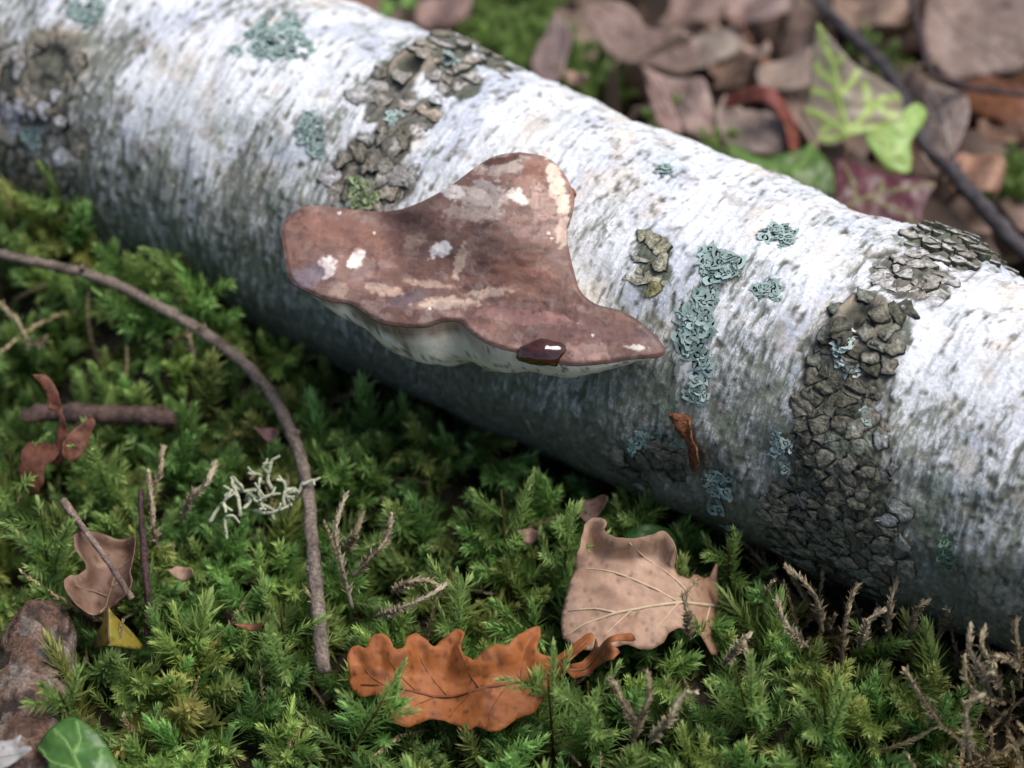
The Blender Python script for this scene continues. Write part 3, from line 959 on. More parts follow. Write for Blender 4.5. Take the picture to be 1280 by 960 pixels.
# tan leaf leaning against the log foot
TANL = [(729, 664), (738, 657), (752, 661), (756, 668), (752, 674), (764, 684), (790, 686), (812, 682), (828, 677), (838, 688), (842, 700), (848, 714), (862, 716), (872, 708), (886, 708),
        (898, 700), (906, 712), (904, 735), (902, 760), (900, 778), (904, 794), (896, 802), (886, 790), (872, 780), (850, 782), (836, 790), (828, 804), (806, 812), (780, 806), (756, 812),
        (730, 806), (712, 796), (704, 782), (704, 762), (708, 740), (716, 712), (724, 688)]


def tan_col(p, loc, ed):
    c_ = blotch((.42, .265, .185), (.33, .19, .125), (.50, .34, .25), 15., 40.)(p, loc, ed)
    c_ = mixc(c_, [.30, .15, .09], sstep(860, 890, p[:, 0]) * .5)
    return mixc(c_, [.18, .09, .06], sstep(.014, .0, ed) * .5)


V, tri, cc_, on, nu, pc_ = leaf_sheet(TANL, .042, (-.05, .42), lambda l, e_: -.035 * (l[:, 0] + .05) ** 2 * 1.4 + .012 * sstep(.07, 0, e_) * (l[:, 1] < -.2) - .02 * (l[:, 0] > .25) * (l[:, 0] - .25), tan_col, 4.5, 4)
t_ = thing("dead_leaf", "large pale tan leaf with raised veins leaning at the foot of the log", "leaf", pc_)
solid(obj("blade", mesh_np("blade", V, tri, cc_, mat=M_LEAF), t_), .0004)
VC = (.55, .42, .28)
vein_obj("midrib", on, [(706, 788), (730, 776), (770, 766), (820, 756), (870, 746), (904, 738)], .0005, .0009, VC, t_, nu, 20)
for pth in [[(850, 750), (800, 728), (760, 712), (722, 704)], [(872, 745), (846, 722), (810, 700), (784, 690)], [(770, 766), (745, 758), (712, 756)], [(790, 762), (772, 778), (756, 794)], [(850, 750), (834, 768), (816, 792)], [(893, 741), (888, 760), (882, 780)]]:
    vein_obj("side_vein", on, pth, .0006, .0002, VC, t_, nu, 10)

# brown cupped leaf left
BRL = [(104, 690), (116, 682), (132, 678), (150, 677), (164, 678), (176, 684), (178, 700), (176, 716), (172, 730), (176, 746), (170, 760), (156, 768), (140, 770), (122, 772), (108, 770), (95, 760), (92, 746), (98, 736), (108, 730), (114, 722), (110, 712), (104, 702)]
V, tri, cc_, on, nu, pc_ = leaf_sheet(BRL, .034, (.1, .35), lambda l, e_: .05 * (l[:, 0] ** 2) + .012 * l[:, 1] * np.sin(l[:, 0] * 6) + .006 * sstep(.1, 0, e_), blotch((.215, .125, .085), (.11, .06, .04), (.36, .25, .18), 25., 26.), 3.5, 6)
t_ = thing("dead_leaf", "small brown cupped leaf half sunk in moss under a thin stick", "leaf", pc_)
solid(obj("blade", mesh_np("blade", V, tri, cc_, mat=M_LEAF), t_))
for pth in [[(128, 770), (138, 740), (146, 715), (160, 690)], [(140, 735), (158, 722), (174, 718)], [(146, 712), (160, 704), (176, 702)], [(134, 745), (118, 740), (100, 742)]]:
    vein_obj("vein", on, pth, .0005, .0002, (.30, .2, .13), t_, nu, 8)
YEL = [(135, 757), (142, 766), (152, 772), (162, 780), (168, 790), (150, 800), (136, 806), (124, 800), (108, 796), (102, 788), (114, 778), (126, 770)]


def yel_col(p, loc, ed):
    c_ = blotch((.30, .23, .035), (.10, .06, .03), (.20, .25, .05), 35., 14.)(p, loc, ed)
    return mixc(c_, [.09, .06, .045], sstep(125, 108, p[:, 0]))


V, tri, cc_, on, nu, pc_ = leaf_sheet(YEL, .036, (0, .5), lambda l, e_: -.05 * np.abs(l[:, 0]), yel_col, 3, 7)
t_ = thing("dead_leaf", "yellow and brown pointed leaf tip poking out below the brown cupped leaf", "leaf", pc_)
solid(obj("blade", mesh_np("blade", V, tri, cc_, mat=M_LEAF), t_))
vein_obj("midrib", on, [(135, 758), (135, 780), (136, 804)], .0003, .0005, (.10, .06, .03), t_, nu, 7)

# reddish upright curled leaf at far left
parts = []
for o_, z_, sl, cu in [([(44, 466), (56, 468), (66, 478), (74, 494), (77, 512), (84, 530), (88, 552), (82, 572), (70, 582), (62, 572), (68, 552), (74, 530), (70, 516), (60, 510), (60, 496), (54, 482)], .066, (.3, 1.6), lambda l, e_: .02 * l[:, 0] ** 2 * 4),
                       ([(76, 556), (88, 540), (102, 530), (114, 523), (117, 532), (110, 548), (106, 562), (96, 574), (84, 576), (76, 570)], .058, (-.6, .8), lambda l, e_: .02 * l[:, 0] ** 2),
                       ([(26, 548), (46, 548), (62, 554), (74, 562), (68, 574), (56, 584), (50, 600), (40, 610), (28, 613), (20, 600), (24, 576)], .052, (.3, .6), lambda l, e_: -.03 * l[:, 1] ** 2)]:
    V, tri, cc_, on, nu, pc_ = leaf_sheet(o_, z_, sl, cu, blotch((.135, .05, .03), (.07, .025, .016), (.22, .105, .065), 45. + z_ * 100, 18.), 3, 9)
    parts.append((V, [tri], cc_))
V, F, cc_ = join_geo(parts)
t_ = thing("dead_leaf", "reddish brown curled leaf standing upright in the moss beside a short dark stick", "leaf", at_z(70, 575, .045))
solid(obj("blade", mesh_np("blade", V, F, cc_, mat=M_LEAF), t_))

# small scraps of leaf caught in the moss
for lab, o_, z_, ba in [("small tan leaf scrap in the moss right of the brown cupped leaf", [(214, 716), (224, 708), (240, 712), (246, 720), (232, 726), (220, 724)], .036, (.30, .19, .13)),
                        ("tiny mauve leaf scrap in the moss inside the curve of the long twig", [(322, 540), (334, 534), (348, 540), (350, 550), (336, 554)], .040, (.16, .09, .085)),
                        ("dark brown leaf scrap in the shade above the tan leaf", [(720, 640), (734, 626), (752, 620), (762, 628), (752, 642), (734, 654)], .040, (.12, .07, .055)),
                        ("small rust leaf scrap in the moss near the top of the knotted straw strand", [(648, 668), (660, 660), (672, 664), (676, 674), (660, 680)], .038, (.20, .12, .09)),
                        ("narrow rusty needle of leaf left of the lower end of the long twig", [(296, 784), (312, 780), (332, 781), (330, 786), (310, 788)], .044, (.22, .09, .045))]:
    V, tri, cc_, on, nu, pc_ = leaf_sheet(o_, z_, (.2, .5), lambda l, e_: .02 * l[:, 0] ** 2, blotch(ba, tuple(np.array(ba) * .5), tuple(np.array(ba) * 1.4), 61., 9.), 3, 19)
    t_ = thing("leaf_scrap", lab, "leaf", pc_)
    solid(obj("blade", mesh_np("blade", V, tri, cc_, mat=M_LEAF), t_))

# green ivy leaf at the bottom left corner
IVY = [(40, 926), (52, 916), (64, 906), (80, 898), (94, 898), (110, 906), (122, 916), (134, 932), (142, 948), (148, 966), (140, 990), (110, 996), (70, 990), (56, 972), (58, 950), (50, 940)]
IVEIN = [[(112, 1000), (100, 960), (84, 930), (68, 912)], [(104, 972), (88, 960), (62, 950), (46, 928)], [(110, 990), (122, 960), (126, 936)], [(92, 944), (100, 925), (96, 902)]]


def vein_col(veins, near, far, w, other=None, seed=3.):
    def fc(p, loc, ed):
        d = np.full(len(p), 1e9)
        for v in veins:
            d = np.minimum(d, poly_dist(p, smooth_path(np.asarray(v, float), 16), False))
        c_ = np.zeros((len(p), 3)) + np.array(far)
        if other is not None:
            c_ = mixc(c_, other, sstep(0, .4, fbm(p[:, 0] / 26., p[:, 1] / 20., seed)) * .7)
        return mixc(c_, near, sstep(w, w * .3, d + 2 * fbm(p[:, 0] / 6., p[:, 1] / 6., seed + 2)))
    return fc


V, tri, cc_, on, nu, pc_ = leaf_sheet(IVY, .045, (.1, .3), lambda l, e_: -.02 * l[:, 0] ** 2, vein_col(IVEIN, (.20, .34, .10), (.075, .175, .035), 2.6, (.05, .13, .03)), 3.5, 11, rag=.3)
t_ = thing("ivy_leaf", "glossy green ivy leaf lying over the rotten branch", "leaf", pc_)
solid(obj("blade", mesh_np("blade", V, tri, cc_, mat=M_GREENLEAF), t_))
for v in IVEIN:
    vein_obj("vein", on, v, .0004, .0002, (.22, .36, .12), t_, nu, 10, .0001)
GRL = [(-30, 930), (-6, 926), (12, 926), (28, 922), (22, 934), (42, 938), (40, 944), (22, 952), (4, 962), (-20, 966), (-34, 950)]
V, tri, cc_, on, nu, pc_ = leaf_sheet(GRL, .049, (.2, .2), lambda l, e_: .01 * l[:, 0] ** 2, blotch((.40, .38, .36), (.26, .23, .21), (.5, .49, .48), 55., 20.), 3.5, 12)
t_ = thing("dead_leaf", "bleached grey leaf with pointed lobes on the end of the rotten branch", "leaf", pc_)
solid(obj("blade", mesh_np("blade", V, tri, cc_, mat=M_LEAF), t_))
vein_obj("midrib", on, [(-28, 946), (0, 946), (38, 941)], .0006, .0002, (.45, .42, .38), t_, nu, 8)

# dull green leaf in the shade under the tan leaf's tip
SHG = [(782, 660), (800, 656), (826, 656), (842, 664), (846, 680), (838, 692), (812, 690), (790, 688), (778, 676)]
V, tri, cc_, on, nu, pc_ = leaf_sheet(SHG, .034, (0, .2), lambda l, e_: -.01 * l[:, 0] ** 2, blotch((.045, .12, .03), (.03, .08, .02), (.06, .15, .04), 65.), 3.5, 13)
t_ = thing("green_leaf", "small dark green leaf in the shade behind the tan leaf", "leaf", pc_)
solid(obj("blade", mesh_np("blade", V, tri, cc_, mat=M_GREENLEAF), t_))
vein_obj("midrib", on, [(780, 674), (812, 672), (844, 674)], .0003, .0002, (.1, .2, .06), t_, nu, 8)

# ---------- leaves behind the log, traced
ZB = .03
IV1 = [(1022, 28), (1036, 44), (1050, 62), (1066, 78), (1086, 90), (1106, 100), (1124, 112), (1132, 128), (1130, 146), (1114, 158), (1090, 164), (1066, 170), (1056, 178), (1036, 182),
       (1020, 176), (1010, 160), (1002, 138), (1012, 120), (1014, 96), (1016, 70), (1018, 46)]
IV1V = [[(1062, 168), (1050, 130), (1044, 90), (1030, 50), (1022, 30)], [(1062, 166), (1085, 140), (1105, 122), (1126, 118)], [(1060, 168), (1036, 150), (1012, 136)], [(1060, 168), (1046, 172), (1024, 176)],
        [(1048, 120), (1064, 104), (1072, 90)], [(1046, 105), (1030, 92), (1022, 80)], [(1050, 128), (1030, 116), (1016, 112)], [(1085, 140), (1086, 122), (1082, 104)], [(1098, 130), (1112, 140), (1126, 144)],
        [(1040, 80), (1052, 74)], [(1066, 165), (1094, 158), (1114, 152)], [(1042, 152), (1028, 164)]]
V, tri, cc_, on, nu, pc_ = leaf_sheet(IV1, .065, (.05, 1.1), lambda l, e_: -.02 * np.abs(l[:, 0]) + .01 * l[:, 1] ** 2, vein_col(IV1V, (.42, .56, .15), (.28, .23, .18), 6.0, (.33, .29, .19)), 3.5, 14, rag=.4)
t_ = thing("ivy_leaf", "upright ivy leaf with bright yellow-green veins over mauve brown patches behind the log", "leaf", pc_)
solid(obj("blade", mesh_np("blade", V, tri, cc_, mat=M_GREENLEAF), t_))
for v in IV1V[:4]:
    vein_obj("vein", on, v, .0006, .0002, (.42, .55, .16), t_, nu, 10)
stalk = at_z(1062, 172, .06)
Vt, Ft, Tt = tube(smooth_path([on(np.array([(1062., 170.)]))[0], stalk * [1, 1, 0] + [0, .005, .03], stalk * [1, 1, 0] + [.005, .02, ground_h(*stalk[:2])]], 8), .0008, 5)
obj("stalk", mesh_np("stalk", Vt, Ft, np.tile((.2, .12, .08), (len(Vt), 1)), mat=M_TWIG), t_)
IV2 = [(1084, 160), (1104, 158), (1124, 150), (1132, 136), (1148, 128), (1160, 136), (1158, 150), (1146, 166), (1138, 180), (1140, 200), (1136, 216), (1122, 214), (1106, 208), (1096, 192), (1086, 176)]
IV2V = [[(1086, 164), (1110, 180), (1134, 212)], [(1090, 165), (1124, 160), (1156, 138)], [(1104, 174), (1106, 200)]]
V, tri, cc_, on, nu, pc_ = leaf_sheet(IV2, .057, (-.2, .7), lambda l, e_: -.02 * l[:, 0] ** 2, vein_col(IV2V, (.42, .54, .17), (.30, .46, .12), 3.5, (.34, .48, .14)), 3.5, 15, rag=.4)
t_ = thing("ivy_leaf", "fresh light green ivy leaf just under the mauve-patched ivy leaf", "leaf", pc_)
solid(obj("blade", mesh_np("blade", V, tri, cc_, mat=M_GREENLEAF), t_))
for v in IV2V:
    vein_obj("vein", on, v, .0005, .0002, (.42, .55, .18), t_, nu, 8)
RED = [(1046, 194), (1060, 198), (1080, 206), (1102, 214), (1126, 220), (1150, 222), (1170, 230), (1160, 246), (1154, 264), (1150, 284), (1120, 286), (1080, 280), (1050, 270), (1044, 240), (1044, 214)]
REDV = [[(1050, 262), (1090, 244), (1130, 236), (1168, 230)], [(1084, 248), (1120, 262), (1148, 280)], [(1070, 254), (1066, 228), (1056, 204)], [(1100, 242), (1104, 226)]]
V, tri, cc_, on, nu, pc_ = leaf_sheet(RED, .052, (.1, .5), lambda l, e_: -.02 * l[:, 1] ** 2, vein_col(REDV, (.20, .19, .085), (.115, .032, .042), 3.5, (.10, .05, .05)), 3.5, 16, rag=.4)
t_ = thing("ivy_leaf", "dark crimson ivy leaf with olive veins leaning over the back of the log", "leaf", pc_)
solid(obj("blade", mesh_np("blade", V, tri, cc_, mat=M_GREENLEAF), t_))
for v in REDV:
    vein_obj("vein", on, v, .0005, .0002, (.30, .26, .12), t_, nu, 8)
DKG = [(906, 178), (924, 182), (950, 196), (980, 192), (1004, 184), (1014, 176), (1024, 190), (1036, 206), (1042, 220), (1044, 244), (1020, 246), (990, 236), (950, 220), (916, 202)]
DKV = [[(910, 186), (950, 206), (990, 214), (1040, 236)], [(990, 214), (1006, 200), (1014, 182)], [(960, 208), (980, 226)]]
V, tri, cc_, on, nu, pc_ = leaf_sheet(DKG, .045, (0, .35), lambda l, e_: -.02 * l[:, 1] ** 2, vein_col(DKV, (.16, .28, .06), (.075, .15, .025), 3.5, (.12, .13, .03)), 3.5, 17, rag=.4)
t_ = thing("ivy_leaf", "dark green ivy leaf lying low between the log and the crimson leaf", "leaf", pc_)
solid(obj("blade", mesh_np("blade", V, tri, cc_, mat=M_GREENLEAF), t_))
for v in DKV:
    vein_obj("vein", on, v, .0005, .0002, (.2, .33, .1), t_, nu, 8)
ARC = [(900, 116), (918, 110), (944, 116), (968, 126), (984, 140), (996, 154), (1002, 176), (994, 196), (984, 184), (978, 164), (962, 146), (940, 134), (916, 128)]
V, tri, cc_, on, nu, pc_ = leaf_sheet(ARC, .052, (0, .6), lambda l, e_: .012 * np.cos(l[:, 0] * 5), blotch((.20, .055, .045), (.10, .03, .025), (.30, .16, .06), 75., 16.), 3.5, 18)
t_ = thing("dead_leaf", "narrow arching dark red leaf over a pale leaf beside the mauve-patched ivy", "leaf", pc_)
solid(obj("blade", mesh_np("blade", V, tri, cc_, mat=M_LEAF), t_))

PINK, PINKD, PINKL = (.30, .215, .185), (.19, .125, .10), (.40, .305, .275)
GB, GBD, GBL = (.29, .225, .19), (.19, .14, .115), (.38, .31, .27)
LIT = [
    ("broad pinkish beige leaf with a folded top in the litter behind the knot", [(738, 10), (756, 0), (776, -2), (794, 10), (806, 30), (822, 40), (848, 42), (864, 54), (872, 74), (866, 92), (840, 96), (806, 84), (780, 78), (760, 62), (742, 40), (734, 24)], .052, (.1, .7), PINK, PINKD, PINKL),
    ("narrow upright mauve grey leaf between two moss clumps behind the log", [(692, 12), (702, 22), (712, 36), (716, 54), (710, 76), (706, 98), (690, 110), (672, 98), (664, 80), (668, 60), (678, 40), (684, 24)], .045, (.2, 1.0), (.34, .25, .24), (.24, .17, .16), (.42, .33, .31)),
    ("beige leaf hanging downwards from the broad pinkish leaf", [(800, 80), (830, 88), (862, 92), (880, 100), (888, 122), (894, 150), (890, 180), (866, 176), (848, 160), (836, 138), (816, 112)], .046, (.2, .6), (.37, .27, .24), PINKD, (.45, .36, .33)),
    ("thin pink strip of leaf leaning on the back of the log", [(806, 86), (816, 88), (826, 104), (838, 126), (848, 148), (854, 170), (836, 168), (820, 152), (812, 130), (806, 108)], .058, (.3, 1.0), (.40, .27, .235), (.3, .19, .16), (.46, .35, .31)),
    ("rounded grey beige leaf under the arching red leaf", [(906, 122), (930, 130), (956, 142), (974, 158), (984, 180), (980, 196), (950, 198), (922, 186), (902, 170), (896, 146)], .042, (.1, .5), (.34, .275, .24), (.25, .19, .165), (.42, .35, .32)),
    ("pale greyish leaf lying behind the beige hanging leaf", [(850, 40), (880, 38), (908, 44), (924, 58), (918, 72), (896, 84), (872, 88), (852, 76), (842, 56)], .036, (0, .4), (.34, .285, .24), (.24, .19, .16), (.42, .38, .33)),
    ("small brown cupped leaf left of the arching red leaf", [(890, 66), (912, 60), (930, 68), (940, 86), (934, 104), (912, 110), (894, 104), (884, 86)], .034, (.1, .3), (.20, .125, .09), (.09, .055, .04), (.31, .23, .18)),
    ("light tan scrap of leaf at the far edge of the brown cupped leaf", [(926, 56), (944, 52), (962, 60), (964, 74), (948, 82), (934, 74)], .045, (.2, .5), (.42, .31, .25), (.3, .2, .15), (.5, .4, .35)),
    ("beige leaf beside the mauve-patched ivy, partly under it", [(946, 88), (970, 72), (1000, 66), (1014, 74), (1018, 96), (1010, 114), (986, 118), (960, 112), (946, 102)], .036, (-.1, .3), (.35, .28, .235), (.25, .18, .15), (.43, .36, .31)),
    ("long tan leaf behind the tip of the mauve-patched ivy", [(1040, -6), (1080, -10), (1120, -2), (1136, 18), (1128, 36), (1100, 44), (1070, 36), (1046, 18)], .030, (0, .3), (.33, .235, .18), (.22, .15, .11), (.4, .31, .25)),
    ("large grey brown leaf standing up behind the thin dark twig", [(1160, -10), (1200, -16), (1250, -12), (1286, 20), (1290, 70), (1270, 92), (1244, 96), (1218, 100), (1190, 100), (1168, 78), (1156, 40)], .060, (-.1, .9), (.33, .25, .215), (.22, .16, .135), (.41, .33, .30)),
    ("pale drooping leaf with a rounded grey end below the thin dark twig", [(1150, 96), (1170, 100), (1190, 108), (1206, 118), (1214, 136), (1214, 160), (1206, 184), (1196, 200), (1176, 206), (1160, 190), (1154, 160), (1146, 128)], .052, (.7, .6), (.33, .26, .23), (.22, .165, .14), (.44, .38, .355)),
    ("salmon tan leaf curled beside the knobbly dark stick", [(1198, 192), (1214, 184), (1234, 190), (1250, 206), (1256, 226), (1246, 244), (1222, 246), (1204, 236), (1192, 216)], .042, (-.2, .6), (.45, .27, .19), (.33, .18, .12), (.52, .35, .27)),
    ("rust brown crumpled leaf at the right end of the thin dark twig", [(1204, 96), (1226, 88), (1252, 96), (1280, 108), (1300, 130), (1296, 156), (1262, 160), (1236, 148), (1212, 130)], .046, (0, .7), (.19, .075, .035), (.10, .04, .02), (.30, .13, .06)),
    ("curled ring of brown leaf below the rust crumpled leaf", [(1222, 150), (1240, 142), (1262, 148), (1278, 160), (1284, 178), (1264, 186), (1240, 180), (1226, 168)], .040, (.2, .6), (.28, .16, .11), (.15, .08, .055), (.38, .26, .2)),
    ("beige pink leaf at the far edge behind the swollen knot", [(536, -10), (570, -12), (590, 4), (586, 26), (566, 40), (540, 36), (520, 24), (522, 4)], .036, (0, .5), (.34, .235, .21), PINKD, (.42, .31, .28)),
    ("fresh green leaf blade behind the upper left of the log", [(478, -8), (500, -10), (520, -2), (518, 14), (502, 22), (484, 16), (474, 6)], .048, (0, .4), (.17, .31, .07), (.13, .24, .05), (.22, .36, .1)),
    ("pink brown shard of leaf touching the log near the narrow mauve leaf", [(706, 88), (716, 84), (728, 96), (736, 106), (730, 114), (714, 108)], .060, (.1, .7), (.40, .26, .21), (.3, .18, .14), (.48, .36, .31)),
    ("wide beige leaf far behind the broad pinkish leaf", [(836, -20), (870, -24), (900, -10), (904, 14), (896, 34), (866, 34), (842, 24), (830, 4)], .026, (0, .3), PINK, PINKD, PINKL),
    ("mauve beige leaf far back left of the ivy tip", [(908, -20), (950, -24), (990, -14), (996, 10), (980, 30), (946, 36), (918, 26), (906, 4)], .024, (0, .3), (.38, .28, .26), PINKD, PINKL),
]
for i, (lab, outl, z_, sl, ba, da, li) in enumerate(LIT):
    if "green" not in lab:
        ba, da, li = [tuple(np.array(q_) * (.86, .82, .80)) for q_ in (ba, da, li)]
    rr = np.random.default_rng(100 + i)
    a1, a2, a3 = rr.uniform(-.02, .03), rr.uniform(2, 6), rr.uniform(.004, .010)
    V, tri, cc_, on, nu, pc_ = leaf_sheet(outl, z_, sl, lambda l, e_: a1 * l[:, 0] ** 2 + a3 * np.sin(l[:, 0] * a2 + l[:, 1] * 3), blotch(ba, da, li, 80. + 3 * i, 34.), 4, 20 + i, foot=False)
    isg = "green" in lab
    t_ = thing("green_leaf" if isg else "dead_leaf", lab, "leaf", pc_)
    solid(obj("blade", mesh_np("blade", V, tri, cc_, mat=M_GREENLEAF if isg else M_LEAF), t_))
    o_ = np.array(outl, float)
    cc0 = o_.mean(0)
    far_i = np.argmax(np.linalg.norm(o_ - cc0, axis=1))
    tipp = cc0 + (o_[far_i] - cc0) * .9
    opp = o_[np.argmin((o_ - cc0) @ (tipp - cc0))]
    endp = cc0 + (opp - cc0) * .9
    vc = tuple(np.array(li) * 1.05)
    vein_obj("midrib", on, [endp, (cc0 + endp) / 2 + 2, cc0, (cc0 + tipp) / 2, tipp], .0007, .0003, vc, t_, nu, 10)
    dirv = (tipp - endp) / np.linalg.norm(tipp - endp)
    per = np.array([-dirv[1], dirv[0]])
    for f_ in (.3, .5, .7):
        for sg in (-1, 1):
            b0 = endp + (tipp - endp) * f_
            for reach in (40, 32, 24, 16, 10):
                b1_ = b0 + per * sg * reach * .8 + dirv * reach * .6
                if inside(np.array([b1_]), o_)[0]:
                    vein_obj("side_vein", on, [b0, b1_], .0004, .00015, vc, t_, nu, 5)
                    break


# ---------- loose litter behind the log: more leaves of a few kinds
def litter_mesh(kind, colset, seed):
    r_ = np.random.default_rng(seed)
    L_ = r_.uniform(.055, .085)
    n, m = 22, 9
    V, Cc = [], []
    bend, roll, tw = r_.uniform(-14, 14), r_.uniform(-1.4, 1.4), r_.uniform(-.6, .6)
    for i in range(n):
        t = i / (n - 1)
        w = L_ * (.30 if kind else .27) * (math.sin(math.pi * min(1, t * .96 + .04)) ** .75)
        if kind == 0:
            w *= 1 + .30 * math.sin(t * 26 + seed)
        for j in range(m):
            s_ = (j - (m - 1) / 2) / ((m - 1) / 2)
            x, y = (t - .5) * L_, s_ * w
            a_ = roll * s_ * .8 + tw * (t - .5)
            z = bend * (t - .5) ** 2 * L_ * L_ * 2 + abs(y) * math.sin(a_) * .7 + .0025 * float(noise(x * 60, y * 60, seed))
            V.append((x, y * math.cos(a_ * .7), z))
            q = float(fbm(np.array(x * 60.), np.array(y * 60.), seed * 1.7))
            b_ = np.array(colset[0]) * (1 - .5 * max(0, q)) + np.array(colset[1]) * .5 * max(0, q)
            Cc.append(b_ * (1.1 if abs(s_) < .1 else 1.0))
    V = np.array(V)
    V[:, 2] -= V[:, 2].min()
    F = [(i * m + j, i * m + j + 1, (i + 1) * m + j + 1, (i + 1) * m + j) for i in range(n - 1) for j in range(m - 1)]
    rib = V.reshape(n, m, 3)[:, (m - 1) // 2] + np.array([0, 0, .0003])
    rib = np.vstack([rib[:1] - [.012, 0, -.002], rib])
    rv, rf, _ = tube(rib, np.linspace(.0008, .0003, len(rib)), 5)
    return (mesh_np("blade", V, np.array(F), np.array(Cc), mat=M_LEAF), mesh_np("midrib", rv, rf, np.tile(np.array(colset[0]) * 1.15, (len(rv), 1)), mat=M_LEAF))


KINDS = [((.27, .19, .155), (.16, .105, .08), "pinkish beige dead leaf in the loose litter behind the log", "pinkish beige litter leaves"),
         ((.22, .16, .125), (.12, .085, .065), "grey brown dead leaf in the loose litter behind the log", "grey brown litter leaves"),
         ((.20, .10, .06), (.10, .045, .03), "dark rusty brown dead leaf in the loose litter behind the log", "rusty litter leaves"),
         ((.12, .075, .055), (.06, .035, .025), "blackish brown rotting leaf in the loose litter behind the log", "blackish litter leaves"),
         ((.34, .24, .165), (.22, .14, .09), "light tan dead leaf in the loose litter behind the log", "light tan litter leaves")]
protos = {kx: [litter_mesh(v % 2, KINDS[kx][:2], 5 * kx + v + 1) for v in range(4)] for kx in range(5)}
lr = np.random.default_rng(21)
LAND = [(l, at_z(np.mean([q[0] for q in o_]), np.mean([q[1] for q in o_]), .03)) for l, o_ in [
    ("broad pinkish leaf with the folded top", LIT[0][1]), ("narrow upright mauve leaf", LIT[1][1]), ("beige hanging leaf", LIT[2][1]), ("thin pink leaf strip", LIT[3][1]),
    ("rounded grey leaf", LIT[4][1]), ("brown cupped litter leaf", LIT[6][1]), ("beige leaf under the ivy", LIT[8][1]),
    ("long tan leaf behind the ivy tip", LIT[9][1]), ("large leaf behind the thin twig", LIT[10][1]), ("pale drooping leaf under the thin twig", LIT[11][1]), ("salmon tan curled leaf", LIT[12][1]),
    ("rust crumpled leaf", LIT[13][1]), ("curled ring of brown leaf", LIT[14][1]), ("pink leaf behind the swollen knot", LIT[15][1]), ("fresh green leaf behind the log", LIT[16][1]), ("mauve-patched ivy leaf", IV1), ("light green ivy leaf", IV2),
    ("crimson ivy leaf", RED), ("dark green ivy leaf", DKG), ("arching red leaf", ARC), ("big moss clump behind the knot", [(640, 22)]), ("small moss clump behind the log", [(750, 78)]), ("knobbly dark stick", [(1215, 245)])]]
placed = []
used_labels = set()
tries = 0
while len(placed) < 84 and tries < 6000:
    tries += 1
    if len(placed) < 66:
        px, py = lr.uniform(440, 1330), lr.uniform(-60, 330)
        p = at_z(px, py, .012)
    else:
        p = np.array([lr.uniform(-.5, .7), lr.uniform(.8, 1.7), .012])
    rel = p - AX
    if rel @ LQ > -.085:
        continue
    if any((p[0] - o_[0]) ** 2 + (p[1] - o_[1]) ** 2 < .022 ** 2 for o_ in placed):
        continue
    kx = int(lr.choice(5, p=[.34, .26, .12, .16, .12]))
    bm_, rm_ = protos[kx][int(lr.integers(4))]
    gz = float(ground_h(p[0], p[1]))
    rot = (lr.normal() * .5, lr.normal() * .5, lr.uniform(0, 6.28))
    tilt_ = math.hypot(rot[0], rot[1])
    dl, near = min((float(np.linalg.norm(q[:2] - p[:2])), l) for l, q in LAND)
    ppx, ppy = project(p)
    if dl < .06:
        lab = KINDS[kx][2].split(" in the")[0] + (", lying flat" if tilt_ < .35 else ", tilted" if tilt_ < .8 else ", standing on edge") + " beside the " + near
    else:
        lab = KINDS[kx][2].replace("loose litter", "outer litter")
    if lab in used_labels and dl < .06:
        for _, l2 in sorted((float(np.linalg.norm(q[:2] - p[:2])), l) for l, q in LAND)[1:4]:
            lab2 = KINDS[kx][2].split(" in the")[0] + " between the " + near + " and the " + l2
            if lab2 not in used_labels and len(lab2.replace("-", " ").split()) <= 16:
                lab = lab2
                break
    used_labels.add(lab)
    t_ = thing("dead_leaf", lab, "leaf", (p[0], p[1], gz + lr.uniform(.001, .014)), KINDS[kx][3])
    t_.rotation_euler = rot
    for nm, me in (("blade", bm_), ("midrib", rm_)):
        c_o = bpy.data.objects.new(nm, me)
        col.objects.link(c_o)
        c_o.parent = t_ if nm == "blade" else last
        last = c_o
    placed.append(p)


# ------------------------------------------------------------------ twigs and sticks
def stick(name, label, pts3, radii, colr, dark, n=40, sides=9, rough=.35, seed=1.0, group=None, knots=(), cat="twig"):
    P = smooth_path(np.asarray(pts3, float), n)
    rad = np.interp(np.linspace(0, 1, n), np.linspace(0, 1, len(radii)), radii)
    V, F, T = tube(P, rad, sides, rough, seed)
    q = fbm(V[:, 0] * 180, V[:, 1] * 180, V[:, 2] * 180 + seed)
    c_ = mixc(np.tile(np.array(colr), (len(V), 1)), dark, sstep(-.1, .4, q))
    c_ = mixc(c_, np.array(colr) * 1.5, sstep(.2, .45, fbm(V[:, 0] * 350, V[:, 1] * 350, seed + 3.)) * .6)
    base = P[0]
    t__ = thing(name, label, cat, base, group)
    obj("stem", mesh_np("stem", V, F, c_, mat=M_TWIG), t__)
    for f_, ln, dv in knots:
        i_ = int(f_ * (n - 1))
        dv = np.array(dv, float)
        p2_ = smooth_path([P[i_], P[i_] + dv * ln * .6, P[i_] + dv * ln], 5)
        V2, F2, _ = tube(p2_, np.linspace(rad[i_] * .7, rad[i_] * .45, 5), 7, rough, seed)
        obj("side_stub", mesh_np("side_stub", V2, F2, np.tile(np.array(colr) * .8, (len(V2), 1)), mat=M_TWIG), t__)
    return P


